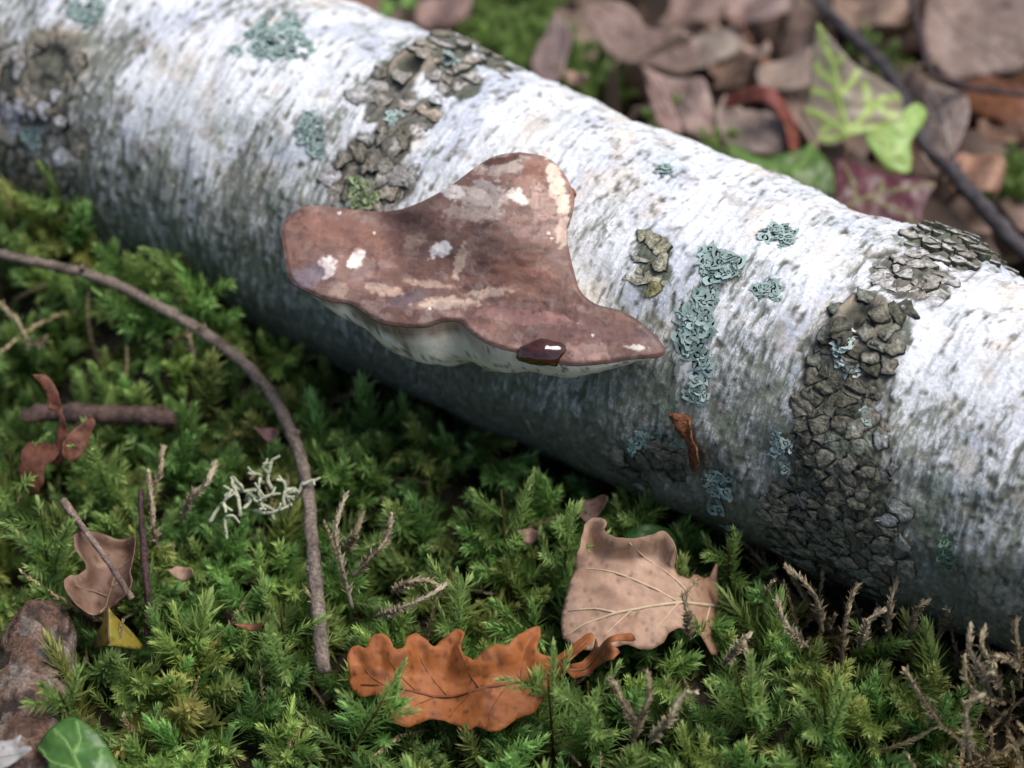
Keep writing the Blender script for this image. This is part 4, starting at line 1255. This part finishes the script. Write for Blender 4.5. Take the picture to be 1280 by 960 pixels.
TW = [(-60, 300, .074), (0, 317, .074), (60, 331, .073), (110, 343, .071), (150, 358, .068), (200, 384, .064), (250, 413, .060), (300, 450, .054), (338, 492, .048),
      (366, 545, .047), (382, 600, .045), (389, 660, .042), (394, 720, .039), (399, 780, .034), (404, 840, .026)]
TWP = stick("twig", "long curved grey-brown twig arching over the moss", [at_z(*p) for p in TW], [.0019, .0022, .0025, .0027, .0026, .0028, .0029], (.20, .158, .13), (.085, .065, .055), 90, 10, .35, 2.,
            knots=[(.21, .006, (.1, -.3, .9)), (.62, .004, (.8, -.2, .4)), (.86, .004, (-.8, -.3, .3))])
stick("twig", "short dark rotten stick behind the reddish upright leaf", [at_z(*p) for p in [(28, 520, .034), (70, 516, .034), (120, 517, .034), (170, 520, .034), (222, 524, .034)]], [.0035, .0042, .0040, .0044, .0036], (.10, .062, .052), (.045, .032, .03), 50, 10, .5, 5.)
stick("twig", "thin straight brown stick leaning across the brown cupped leaf", [at_z(*p) for p in [(78, 625, .060), (100, 655, .056), (130, 695, .050), (165, 748, .042)]], [.0018, .0013, .0012, .0013], (.22, .16, .13), (.12, .085, .07), 30, 8, .2, 7.)
stick("twig", "thin dark purple-brown stem standing beside the brown cupped leaf", [at_z(*p) for p in [(184, 795, .018), (184, 740, .032), (180, 690, .042), (176, 640, .052), (176, 612, .055)]], [.0014, .0013, .0016, .0011, .0012], (.07, .038, .042), (.035, .02, .022), 30, 8, .5, 8.)
stick("twig", "knobbly dark grey stick running past the ivy leaves towards the log", [at_z(*p) for p in [(1000, -20, .040), (1060, 40, .040), (1110, 90, .040), (1150, 170, .042), (1190, 215, .042), (1230, 260, .042), (1262, 296, .040), (1300, 330, .035)]],
      [.0026, .0030, .0034, .0038, .0040, .0040, .0036], (.085, .075, .08), (.04, .035, .04), 60, 10, .5, 9., knots=[(.72, .006, (.7, .3, .4))])
stick("twig", "thin dark bent twig rising behind the large grey brown leaf", [at_z(*p) for p in [(1134, -20, .075), (1150, 40, .07), (1164, 90, .068), (1190, 102, .066), (1230, 112, .064), (1300, 120, .058)]], [.0018, .0017, .0019, .0017, .0016], (.075, .05, .05), (.04, .028, .028), 40, 8, .35, 11.)
stick("twig", "tiny forked dead twig in the shadow under the left lobe of the fungus", [at_z(*p) for p in [(362, 408, .040), (382, 412, .045), (398, 410, .05), (414, 398, .056)]], [.0009, .0011, .0012, .0010], (.17, .12, .10), (.09, .06, .05), 20, 7, .3, 13., knots=[(.5, .012, (-.4, -.5, -.6))])
# rotten branch at the bottom left
RB = [at_z(*p) for p in [(52, 760, .020), (44, 815, .022), (36, 870, .024), (28, 930, .024), (20, 1010, .024)]]
P = smooth_path(RB, 90)
sides = 56
tan = np.gradient(P, axis=0); tan /= np.linalg.norm(tan, axis=1)[:, None]
sv = np.cross(tan, [0, 0, 1.]); sv /= np.linalg.norm(sv, axis=1)[:, None]
bv = np.cross(sv, tan)
an = np.arange(sides) * 2 * math.pi / sides
Li = np.arange(90)[:, None] * .00095
ca, sa = np.cos(an) + 0 * Li, np.sin(an) + 0 * Li
flak = fbm(Li / .03 + 0 * an, ca * 1.2, sa * 1.2)
crk = np.abs(noise(Li / .013 + .5 * flak, ca * 3.2, sa * 3.2))
gap = np.maximum(sstep(.05, .015, crk), sstep(.22, .27, fbm(Li / .012 + 0 * an, ca * 2.2 + 7, sa * 2.2)))
rad = .0155 * (1 + .16 * flak + .04 * fbm(Li / .005 + 0 * an, ca * 5, sa * 5)) - .0016 * gap
rad = rad * (.35 + .65 * sstep(-.002, .016, Li + .006 * flak))
V = P[:, None] + rad[..., None] * (np.cos(an)[None, :, None] * sv[:, None] + np.sin(an)[None, :, None] * bv[:, None])
cB = mixc(np.zeros(rad.shape + (3,)) + np.array([.115, .066, .045]), [.19, .14, .11], sstep(.03, .3, fbm(Li / .02 + 3 + 0 * an, np.cos(an) + 0 * Li, np.sin(an) + 0 * Li)))
cB = mixc(cB, [.045, .03, .025], gap)
cB = mixc(cB, [.22, .20, .18], sstep(.1, .4, fbm(Li / .012 + 13 + 0 * an, np.cos(an) * 2 + 0 * Li, np.sin(an) * 2 + 0 * Li)) * .7)
V = V.reshape(-1, 3)
F = np.array([(i * sides + j, (i + 1) * sides + j, (i + 1) * sides + (j + 1) % sides, i * sides + (j + 1) % sides) for i in range(89) for j in range(sides)])
t_ = thing("rotten_branch", "thick rotten branch with flaking brown bark sunk in the moss", "branch", P[45] - np.array([0, 0, .015]))
obj("bark", mesh_np("branch_bark", V, F, cB.reshape(-1, 3), mat=M_TWIG), t_)
ends = []
for e_ in (0, 89):
    ring = V[e_ * sides:(e_ + 1) * sides]
    vv = np.vstack([ring, ring.mean(0)[None] + tan[e_] * (.002 if e_ else -.004)])
    ff = np.array([(j, (j + 1) % sides, sides) for j in range(sides)])
    obj("broken_end", mesh_np("broken_end", vv, ff, np.tile((.17, .11, .08), (len(vv), 1)), mat=M_TWIG), t_)
FOOT.append((np.vstack([P[:, :2] + sv[:, :2] * .013, (P[:, :2] - sv[:, :2] * .013)[::-1]]), lambda x, y: .012 + 0 * x))

# bark flakes on the log
for lab, o_, colr in [("reddish brown curled bark flake hanging on the shaded log below the lichen strip", [(842, 512), (852, 514), (864, 520), (870, 540), (880, 556), (880, 574), (870, 586), (864, 570), (862, 552), (852, 536)], (.21, .085, .045)),
                      ("small rusty flap of bark in the notch at the fungus shoulder", [(706, 232), (714, 238), (722, 248), (716, 256), (708, 266), (706, 250)], (.30, .11, .05))]:
    out = smooth_path(np.array(o_ + o_[:1], float), 40)[:-1]
    p2, tri = fill(out, 3.5)
    V = []
    for x, y in p2:
        s, t = log_hit(x, y)
        V.append(log_pt(np.array([s]), np.array([t]), bark(np.array([s]), np.array([t]))[0] + .0016 + .0035 * abs((x - out[:, 0].mean()) / 20) + .0008 * float(noise(x / 8, y / 8)))[0])
    V = np.array(V)
    t_ = thing("bark_flake", lab, "bark", V.mean(0))
    solid(obj("flake", mesh_np("flake", V, tri, mixc(np.tile(np.array(colr), (len(V), 1)), np.array(colr) * .4, sstep(0, .4, fbm(p2[:, 0] / 9., p2[:, 1] / 9.))), mat=M_PLATE), t_), .0006)


# ------------------------------------------------------------------ moss
def shoot(L_, nleaf, leaf, width, r_, spread=1.0, curve=.3, start=.12, press=False):
    """one moss shoot at the origin growing along +Z: verts, tris, t (0 base .. 1 tip), leafiness"""
    V, F, T = [], [], []
    phi = r_.uniform(0, 6.28)
    cdir = np.array([math.cos(phi), math.sin(phi), 0])

    def stem(h):
        return np.array([0, 0, h * L_]) * (1 - .12 * curve * h * h) + cdir * curve * L_ * h * h * .6
    ns = 6
    for i in range(ns):
        h = i / (ns - 1)
        p = stem(h)
        for j in range(3):
            a_ = j * 2.094
            V.append(p + .00042 * (1 - .5 * h) * np.array([math.cos(a_), math.sin(a_), 0])); T.append((h * .45, 0))
    for i in range(ns - 1):
        for j in range(3):
            a_, b_ = i * 3 + j, i * 3 + (j + 1) % 3
            F += [(a_, b_, b_ + 3), (a_, b_ + 3, a_ + 3)]
    for i in range(nleaf):
        f = (i + .5) / nleaf
        h = start + (1 - start) * f
        p = stem(h)
        ax = stem(min(h + .02, 1.02)) - stem(h - .02)
        ax /= np.linalg.norm(ax)
        a_ = i * 2.39996 + r_.normal() * .25
        rad = np.array([math.cos(a_), math.sin(a_), 0.]); rad -= ax * (rad @ ax); rad /= np.linalg.norm(rad)
        if press:
            el = r_.uniform(.25, .6)
        else:
            el = (1.05 - .70 * f ** 2.2) * spread + r_.normal() * .13
        d = math.cos(el) * ax + math.sin(el) * rad
        side = np.cross(d, rad); side /= np.linalg.norm(side) + 1e-9
        nrm = np.cross(side, d)
        ll = leaf * (.72 + .45 * math.sin(math.pi * min(f * .9 + .1, 1))) * r_.uniform(.8, 1.2)
        if f > .93:
            ll *= .8
        w = width * r_.uniform(.8, 1.2)
        bend = r_.normal() * .10 + (.10 if not press else -.05)
        k_ = len(V)
        V += [p - side * w * .35, p + side * w * .35, p + d * ll * .42 - side * w * .5 + nrm * bend * ll * .2, p + d * ll * .42 + side * w * .5 + nrm * bend * ll * .2,
              p + d * ll - nrm * bend * ll]
        T += [(h, .2)] * 2 + [(h, .6)] * 2 + [(h, 1.0)]
        F += [(k_, k_ + 1, k_ + 3), (k_, k_ + 3, k_ + 2), (k_ + 2, k_ + 3, k_ + 4)]
    return np.array(V), np.array(F), np.array(T)


def rot_to(d):
    q = Vector((0, 0, 1)).rotation_difference(Vector(d))
    return np.array(q.to_matrix())


def branched(L_, r_, nb, leaf, width):
    parts_ = [shoot(L_, 110, leaf, width, r_, curve=r_.uniform(0, .5), start=.25)]
    for b in range(nb):
        h = .30 + .6 * b / nb
        V, F, T = shoot(L_ * r_.uniform(.28, .42) * (1.25 - h * .6), 40, leaf * .82, width * .85, r_, curve=.3, start=.05)
        a_ = b * 2.4 + r_.normal() * .4
        R_ = rot_to((math.cos(a_) * 1.0, math.sin(a_) * 1.0, .75))
        T = T.copy(); T[:, 0] = .35 + .65 * T[:, 0]
        parts_.append((V @ R_.T + np.array([0, 0, h * L_ * .95]), F, T))
    V = np.concatenate([p[0] for p in parts_]); T = np.concatenate([p[2] for p in parts_])
    F, k_ = [], 0
    for p in parts_:
        F.append(p[1] + k_); k_ += len(p[0])
    return V, np.concatenate(F), T


mr_ = np.random.default_rng(5)
STAR = [shoot(.032, 124, .0062, .0010, mr_, curve=mr_.uniform(0, .7)) for _ in range(10)]
TREE = [branched(.040, mr_, int(mr_.integers(4, 8)), .0056, .00100) for _ in range(7)]
LOW = [shoot(.020, 34, .0056, .0014, mr_, spread=1.15, curve=mr_.uniform(.2, .9), start=.2) for _ in range(6)]
DRYV = [shoot(.040, 80, .0030, .0011, mr_, curve=mr_.uniform(.4, 1.6), start=.1, press=True) for _ in range(6)]


def cover_z(x, y):
    """lowest thing lying on the moss above this spot"""
    z = np.full(len(x), 9.0)
    pts_ = np.stack([x, y], 1)
    for poly, pl in FOOT:
        m = inside(pts_, poly)
        if m.any():
            z[m] = np.minimum(z[m], np.broadcast_to(pl(x[m], y[m]), m.sum()))
    d = poly_dist(pts_, TWP[:, :2], False)
    m = (d < .0035) & (np.sin(x * 310) + np.cos(y * 270) < .9)
    z[m] = np.minimum(z[m], .040 + .022 * sstep(-.06, -.16, x[m]))
    return z


def plant(name, label, variants, P, scale, tint, lean, dark, seed, mat=M_MOSS, cat="moss", tipc=(.42, .56, .205), midc=(.175, .285, .07), basec=(.075, .06, .02), reach=.03):
    """one mass of shoots: P (n,3) bases"""
    r_ = np.random.default_rng(seed)
    Vs, Fs, Cs, k_ = [], [], [], 0
    cz = cover_z(P[:, 0], P[:, 1])
    for i in range(len(P)):
        V, F, T = variants[int(r_.integers(len(variants)))]
        s = scale[i]
        h = V[:, 2].max() * s
        if P[i, 2] + h > cz[i] - .003:
            s *= max((cz[i] - .003 - P[i, 2]) / h, 0)
            if s < .25:
                continue
        if lean.ndim == 2:
            d = lean[i]
        d = d / np.linalg.norm(d)
        tipp = P[i] + d * h
        relq = (tipp - AX) @ LQ; relz = tipp[2] - AX[2]; rr = log_r((tipp - AX) @ LU)
        if math.hypot(relq, relz) < rr + .003:
            continue
        a_ = r_.uniform(0, 6.28)
        Rz = np.array([[math.cos(a_), -math.sin(a_), 0], [math.sin(a_), math.cos(a_), 0], [0, 0, 1]])
        M_ = rot_to(d) @ Rz * s
        Vs.append(V @ M_.T + P[i]); Fs.append(F + k_); k_ += len(V)
        t = T[:, 0]
        c_ = np.array(basec) + (np.array(midc) - np.array(basec)) * sstep(.05, .5, t)[:, None]
        c_ = c_ + (np.array(tipc) - c_) * (sstep(.45, 1.0, t) * (.35 + .65 * T[:, 1]))[:, None]
        Cs.append(c_ * tint[i])
    V, F, C_ = np.concatenate(Vs), np.concatenate(Fs), np.concatenate(Cs)
    o = obj(name, mesh_np(name, V, F, C_, smooth=False, mat=mat))
    tag(o, label, cat, kind="stuff")
    return o


def scatter(n, region, seed, mind=0.0):
    r_ = np.random.default_rng(seed)
    out = []
    while len(out) < n:
        x, y = r_.uniform(region[0], region[1]), r_.uniform(region[2], region[3])
        p = np.array([x, y, 0]) - AX
        if p @ LQ < .020:
            continue
        out.append((x, y))
    out = np.array(out)
    return np.column_stack([out, ground_h(out[:, 0], out[:, 1]) - .002])


def dryness(P):
    """0 green .. 1 dry: withered moss along the shaded right foot of the log"""
    x, y = project(P)
    d = sstep(900, 1020, x) * sstep(880 + .15 * (x - 1000), 800 + .15 * (x - 1000), y)
    d = np.maximum(d, sstep(1150, 1230, x) * .8)
    d = d + .35 * noise(P[:, 0] / .03, P[:, 1] / .03, 44.)
    return d


VIEW = (-.34, .34, .50, 1.12)
A_ = scatter(3800, VIEW, 31)
r_ = np.random.default_rng(90)


def leans(n, r_, k_=.35, toward=(0.03, -.32)):
    d = np.column_stack([r_.normal(size=n) * k_ + toward[0], r_.normal(size=n) * k_ + toward[1], np.ones(n)])
    return d


def vary(n, P, r_):
    b = 1.0 + .45 * noise(P[:, 0] / .05, P[:, 1] / .05, 70.) + r_.normal(size=n) * .14
    t = np.stack([b * (1 + .4 * noise(P[:, 0] / .04, P[:, 1] / .04, 90.) + .15 * r_.normal(size=n)), b, b], 1)
    t[:, 0] = np.maximum(t[:, 0], .82 * t[:, 1])
    return np.clip(t, .35, 1.6)


dr = dryness(A_)
lowP = A_[:1700]
brown = np.clip(dr[:len(lowP)], 0, 1)[:, None]
plant("moss_carpet", "low dense green moss covering the ground before the log", LOW, lowP, r_.uniform(.8, 1.5, len(lowP)) * (1 - .35 * brown[:, 0]), vary(len(lowP), lowP, r_) * .8 * ((1 - brown) + brown * np.array([1.1, .55, .7])), leans(len(lowP), r_, .7), 0, 1)
mainP = A_[1700:]
mainP = mainP[dr[1700:] < .55]
vv = vary(len(mainP), mainP, r_)
plant("moss_shoots", "feathery star-tipped green moss shoots in front of the log", STAR, mainP, r_.uniform(.55, 1.0, len(mainP)) + .75 * r_.uniform(size=len(mainP)) ** 3, vv, leans(len(mainP), r_, .42), 0, 2)
B_ = scatter(520, VIEW, 33)
B_ = B_[dryness(B_) < .45]
plant("branched_moss", "taller branched light green moss shoots rising above the carpet", TREE, B_, r_.uniform(.8, 1.3, len(B_)), vary(len(B_), B_, r_) * np.array([1.08, 1.1, 1.0]), leans(len(B_), r_, .35), 0, 3)
D_ = scatter(3600, (-.30, .34, .55, 1.0), 35)
dd = dryness(D_)
D_ = D_[(dd > .38) | (np.random.default_rng(6).uniform(size=len(D_)) < .05)]
plant("dry_moss", "withered straw-coloured moss tangle along the shaded right foot of the log", DRYV, D_, r_.uniform(.65, 1.2, len(D_)), 1.0 + .35 * np.abs(r_.normal(size=(len(D_), 1))) * np.ones(3), leans(len(D_), r_, .8), 0, 4, M_DRY,
      tipc=(.42, .34, .22), midc=(.27, .21, .12), basec=(.12, .085, .05))

# moss clumps behind the log
for lab, cx, cy, rpx, n in [("dark green moss clump behind the swollen knot of the log", 640, 22, 48, 170), ("small green moss clump right of the narrow mauve leaf", 750, 78, 24, 60),
                            ("tuft of green moss growing through the litter right of the mauve-patched ivy", 1100, 55, 14, 26), ("tiny moss tuft by the salmon tan leaf", 1262, 205, 12, 18), ("moss tuft between beige leaves at the back of the log", 855, 150, 10, 14),
                            ("moss tuft left of the dark green ivy leaf", 915, 188, 12, 14)]:
    rr = np.random.default_rng(int(cx))
    PP = []
    for _ in range(n):
        a_ = rr.uniform(0, 6.28); q_ = math.sqrt(rr.uniform())
        p = at_z(cx + rpx * q_ * math.cos(a_), cy + rpx * .9 * q_ * math.sin(a_), .035)
        p[2] = ground_h(p[0], p[1]) + .012
        PP.append(p)
    PP = np.array(PP)
    plant("moss_clump", lab, STAR + TREE[:2], PP, rr.uniform(.7, 1.2, n), np.clip(.95 + rr.normal(size=(n, 1)) * .12, .5, 1.4) * np.ones(3), leans(n, rr, .3, (0, -.1)), 0, int(cx) + 3)

# single tall shoots the eye can pick out
HERO = [  # px of base, px of tip, tip height, label
    ((98, 305), (92, 212), .085, "tall upright moss shoot standing against the log near the long twig"),
    ((262, 400), (248, 292), .070, "slender moss shoot against the log between the twig and the fungus"),
    ((130, 600), (122, 538), .062, "pale green moss spire right of the reddish upright leaf"),
    ((355, 835), (350, 745), .070, "bright star-tipped moss shoot left of the lower end of the long twig"),
    ((395, 935), (488, 862), .058, "moss shoot reaching sideways over the left tip of the orange oak leaf"),
    ((585, 835), (560, 690), .062, "arching moss shoot above the orange oak leaf"),
    ((640, 740), (625, 590), .060, "tall drooping moss shoot in the middle of the dark moss"),
    ((695, 900), (684, 832), .060, "moss shoot rising in front of the right part of the orange oak leaf"),
    ((735, 905), (735, 838), .062, "moss shoot rising below the russet leaf fragment"),
    ((700, 740), (712, 625), .062, "moss shoot standing left of the tan leaf tip"),
    ((915, 720), (930, 650), .055, "dark green moss shoot at the log foot right of the tan leaf"),
    ((770, 660), (810, 630), .050, "moss shoot in the shadow above the tan leaf"),
    ((20, 640), (8, 545), .066, "thick moss shoot left of the reddish upright leaf"),
    ((60, 720), (48, 620), .062, "large leafy moss shoot left of the thin straight stick"),
    ((95, 880), (70, 858), .060, "yellow-green moss sprig growing over the rotten branch"),
    ((1040, 930), (1030, 855), .060, "bright green moss shoot before the withered moss"),
    ((960, 930), (915, 820), .060, "moss shoot right of the tan leaf, below the withered strands"),
]
rr = np.random.default_rng(77)
for i, (b_, t_px, zt, lab) in enumerate(HERO):
    base = at_z(b_[0], b_[1], .022)
    base[2] = ground_h(base[0], base[1])
    tip = at_z(t_px[0], t_px[1], zt)
    if i < 2:      # these two cling to the side of the log
        for_tip = [log_hit(*t_px), log_hit(b_[0], b_[1] + 10)]
        tip = log_pt(np.array([for_tip[0][0]]), np.array([for_tip[0][1]]), .014)[0]
        base = log_pt(np.array([for_tip[1][0]]), np.array([for_tip[1][1]]), .001)[0]
    d = tip - base
    Lh = np.linalg.norm(d)
    if i > 1 and (relq := math.hypot((tip - AX) @ LQ, tip[2] - AX[2])) < log_r((tip - AX) @ LU) + .004:
        tip = tip + LQ * .012
        d = tip - base
    th_ = thing("moss_shoot", lab, "moss", base)
    V, F, T = branched(Lh, rr, 8 if i in (0, 2, 12, 13, 9) else 5, .0062, .00105)
    V = V @ rot_to(d / Lh).T + base
    t = T[:, 0]
    c_ = np.array([.08, .065, .02]) + (np.array([.18, .30, .075]) - np.array([.08, .065, .02])) * sstep(.05, .5, t)[:, None]
    c_ = c_ + (np.array([.49, .64, .22]) - c_) * (sstep(.45, 1.0, t) * (.35 + .65 * T[:, 1]))[:, None]
    o = obj("leaves", mesh_np("moss_leaves", V, F, c_, smooth=False, mat=M_MOSS), th_)
    sv_, sf_, _ = tube(smooth_path([base, base + d * .5, base + d * .9], 8), np.linspace(.0008, .0004, 8), 5)
    obj("stem", mesh_np("stem", sv_, sf_, np.tile((.10, .075, .02), (len(sv_), 1)), mat=M_MOSS), th_)

# ------------------------------------------------------------------ single dry strands
STRANDS = [  # pixel paths base->tip with heights
    [(1028, 790, .03), (1022, 752, .045), (1006, 728, .052), (984, 710, .05)], [(1052, 830, .03), (1056, 790, .045), (1062, 756, .055), (1072, 732, .06)],
    [(1010, 810, .03), (990, 790, .045), (978, 770, .05), (972, 752, .055)], [(1110, 800, .03), (1112, 760, .05), (1122, 720, .06), (1126, 686, .066)],
    [(1138, 815, .03), (1140, 780, .045), (1150, 758, .055), (1160, 752, .056)], [(1076, 810, .03), (1082, 785, .045), (1094, 768, .05), (1104, 764, .05)],
    [(1172, 800, .03), (1178, 780, .04), (1188, 768, .05), (1186, 760, .055)], [(1178, 910, .03), (1158, 880, .045), (1142, 855, .055), (1132, 838, .06)],
    [(1240, 870, .035), (1225, 835, .055), (1212, 810, .065), (1214, 782, .07)], [(1252, 870, .035), (1240, 830, .06), (1226, 805, .068), (1232, 784, .07)],
    [(1256, 880, .035), (1226, 870, .05), (1208, 850, .06), (1206, 822, .066)], [(1212, 950, .03), (1208, 910, .05), (1210, 880, .06), (1230, 868, .062)],
    [(1280, 840, .05), (1262, 824, .062), (1244, 822, .064), (1240, 838, .06)], [(1276, 860, .04), (1272, 810, .06), (1270, 780, .066), (1280, 760, .068)],
    [(440, 760, .03), (426, 700, .05), (420, 660, .06), (432, 618, .066)], [(440, 720, .04), (466, 694, .05), (484, 672, .055), (490, 642, .06)],
    [(430, 690, .04), (442, 672, .05), (450, 654, .052), (452, 646, .053)], [(470, 770, .03), (500, 760, .045), (530, 748, .05), (556, 732, .048)], [(490, 740, .035), (512, 728, .05), (536, 726, .05), (554, 738, .045)],
    [(186, 640, .03), (190, 610, .045), (200, 592, .05), (204, 560, .05)], [(226, 650, .03), (240, 620, .045), (258, 606, .05), (268, 580, .05)], [(196, 690, .03), (192, 660, .045), (190, 630, .05), (186, 590, .055)],
    [(790, 935, .03), (800, 900, .045), (812, 868, .055), (808, 838, .06)], [(810, 930, .03), (836, 900, .05), (852, 872, .055), (870, 866, .058)], [(800, 910, .035), (780, 880, .05), (770, 858, .056), (764, 850, .058)],
    [(862, 800, .04), (860, 770, .055), (856, 752, .06), (852, 745, .062)], [(905, 830, .03), (920, 812, .045), (930, 800, .05), (936, 796, .05)], [(940, 870, .03), (938, 840, .045), (934, 818, .05), (930, 806, .052)],
    [(60, 420, .04), (40, 430, .05), (20, 400, .055), (0, 380, .055)], [(250, 470, .03), (240, 440, .045), (236, 410, .05), (230, 395, .055)],
]
SLAB = [
    "pale dry moss strand hooked to the side at the foot of the rough bark band", "slanting dry moss strand below the rough bark band", "dry moss strand curving up next to the right corner of the tan leaf",
    "tall dry moss strand standing against the log right of the rough bark band", "bent dry moss strand right of the tall strand against the log", "short arched dry moss strand between the slanting and the tall strand",
    "short upright dry strand in the deep shade of the log", "long straight straw strand leaning over bright green moss", "left tip of the pale twin dry strands at the right log foot", "right tip of the pale twin dry strands at the right log foot",
    "dry strand branching left below the pale twin strands", "thick pale dry strand standing below the pale twin strands", "curled dry strand hooking down beside the pale twin strands", "brown dry strand rising against the log behind the twin strands",
    "tall knotted straw strand right beside the lower part of the long twig", "straw strand forking away from the tall knotted strand", "tiny spur in the fork of the knotted straw strand",
    "lower strand of the looped dry moss above the orange oak leaf", "upper strand of the looped dry moss above the orange oak leaf", "curved dull strand left of the antler lichen tuft, over the dark stem",
    "bent pale strand touching the left side of the antler lichen tuft", "drooping dull strand above the dark purple-brown stem", "upright brown strand of the dry sprig below the tan leaf", "right-leaning strand of the dry sprig below the tan leaf",
    "left-leaning strand of the dry sprig below the tan leaf", "short pale strand standing in front of the tan leaf midrib", "small pale strand under the right corner of the tan leaf", "thin dry strand below the small strand by the tan leaf corner",
    "curled pale strand under the upper end of the long twig", "thin upright strand behind the bend of the long twig"]
for i, pth in enumerate(STRANDS):
    P = smooth_path([at_z(*p) for p in pth], 22)
    lab, grp = SLAB[i], "single dry moss strands"
    th_ = thing("dry_moss_strand", lab, "dry moss", P[0], grp)
    r2 = np.random.default_rng(300 + i)
    parts_ = []
    colr = np.array([(.48, .39, .26), (.40, .33, .21), (.54, .45, .32)][i % 3])
    sv_, sf_, st_ = tube(P, np.linspace(.0009, .0005, 22), 6, .3, i)
    obj("stem", mesh_np("stem", sv_, sf_, np.array(colr) * (.45 + .5 * st_[:, None]), mat=M_DRY), th_)
    V, F, Cc = [], [], []
    nl = 120
    for k_ in range(nl):
        f = .1 + .9 * k_ / nl
        x = f * 21; i0 = min(int(x), 20)
        p = P[i0] + (P[i0 + 1] - P[i0]) * (x - i0)
        ax = P[i0 + 1] - P[i0]; ax /= np.linalg.norm(ax)
        rad = r2.normal(size=3); rad -= ax * (rad @ ax); rad /= np.linalg.norm(rad)
        el = r2.uniform(.35, .95)
        d = math.cos(el) * ax + math.sin(el) * rad
        side = np.cross(d, rad); side /= np.linalg.norm(side)
        ll, w = .0048 * r2.uniform(.6, 1.2) * (1 - .35 * f), .0013
        kk = len(V)
        V += [p - side * w * .4, p + side * w * .4, p + d * ll * .5 + side * w * .5, p + d * ll * .5 - side * w * .5, p + d * ll - ax * ll * .05]
        F += [(kk, kk + 1, kk + 2), (kk, kk + 2, kk + 3), (kk + 3, kk + 2, kk + 4)]
        Cc += [colr * (.6 + .5 * f) * r2.uniform(.7, 1.2)] * 5
    obj("leaves", mesh_np("dry_leaves", np.array(V), np.array(F), np.array(Cc), smooth=False, mat=M_DRY), th_)

# ------------------------------------------------------------------ pale lichen tuft lying on the moss
root = at_z(345, 640, .040)
lt = thing("lichen_tuft", "pale grey-green antler-like lichen tuft on the moss left of the long twig", "lichen", root)
r3 = np.random.default_rng(12)


def antler(p, d, L_, r_a, depth):
    n = 5
    pts_ = [p]
    for _ in range(n):
        d = d + r3.normal(size=3) * .22; d /= np.linalg.norm(d)
        pts_.append(pts_[-1] + d * L_ / n)
    V, F, T = tube(smooth_path(pts_, 7), np.linspace(r_a, r_a * .75, 7), 6, .4, depth)
    obj("branch", mesh_np("lichen_branch", V, F, np.tile(np.array([.38, .39, .28]) * r3.uniform(.85, 1.2), (len(V), 1)), mat=M_LICHEN), lt)
    if depth < 3:
        for _ in range(2 if depth else 3):
            antler(pts_[-1], d + r3.normal(size=3) * .75, L_ * r3.uniform(.55, .8), r_a * .85, depth + 1)


for px, py in [(300, 645), (318, 640), (330, 632), (345, 640), (356, 634), (370, 622), (378, 614), (318, 612), (330, 604), (340, 612), (308, 626), (262, 652), (280, 650)]:
    b_ = at_z(px, py, .043)
    antler(b_, np.array([r3.normal() * .8, r3.normal() * .5, .5]), .0075, .00095, 1)

print("plates", PLATE_N, "objects", len(bpy.data.objects), "tris", sum(len(o.data.loops) - 2 * len(o.data.polygons) for o in bpy.data.objects if o.type == 'MESH'))
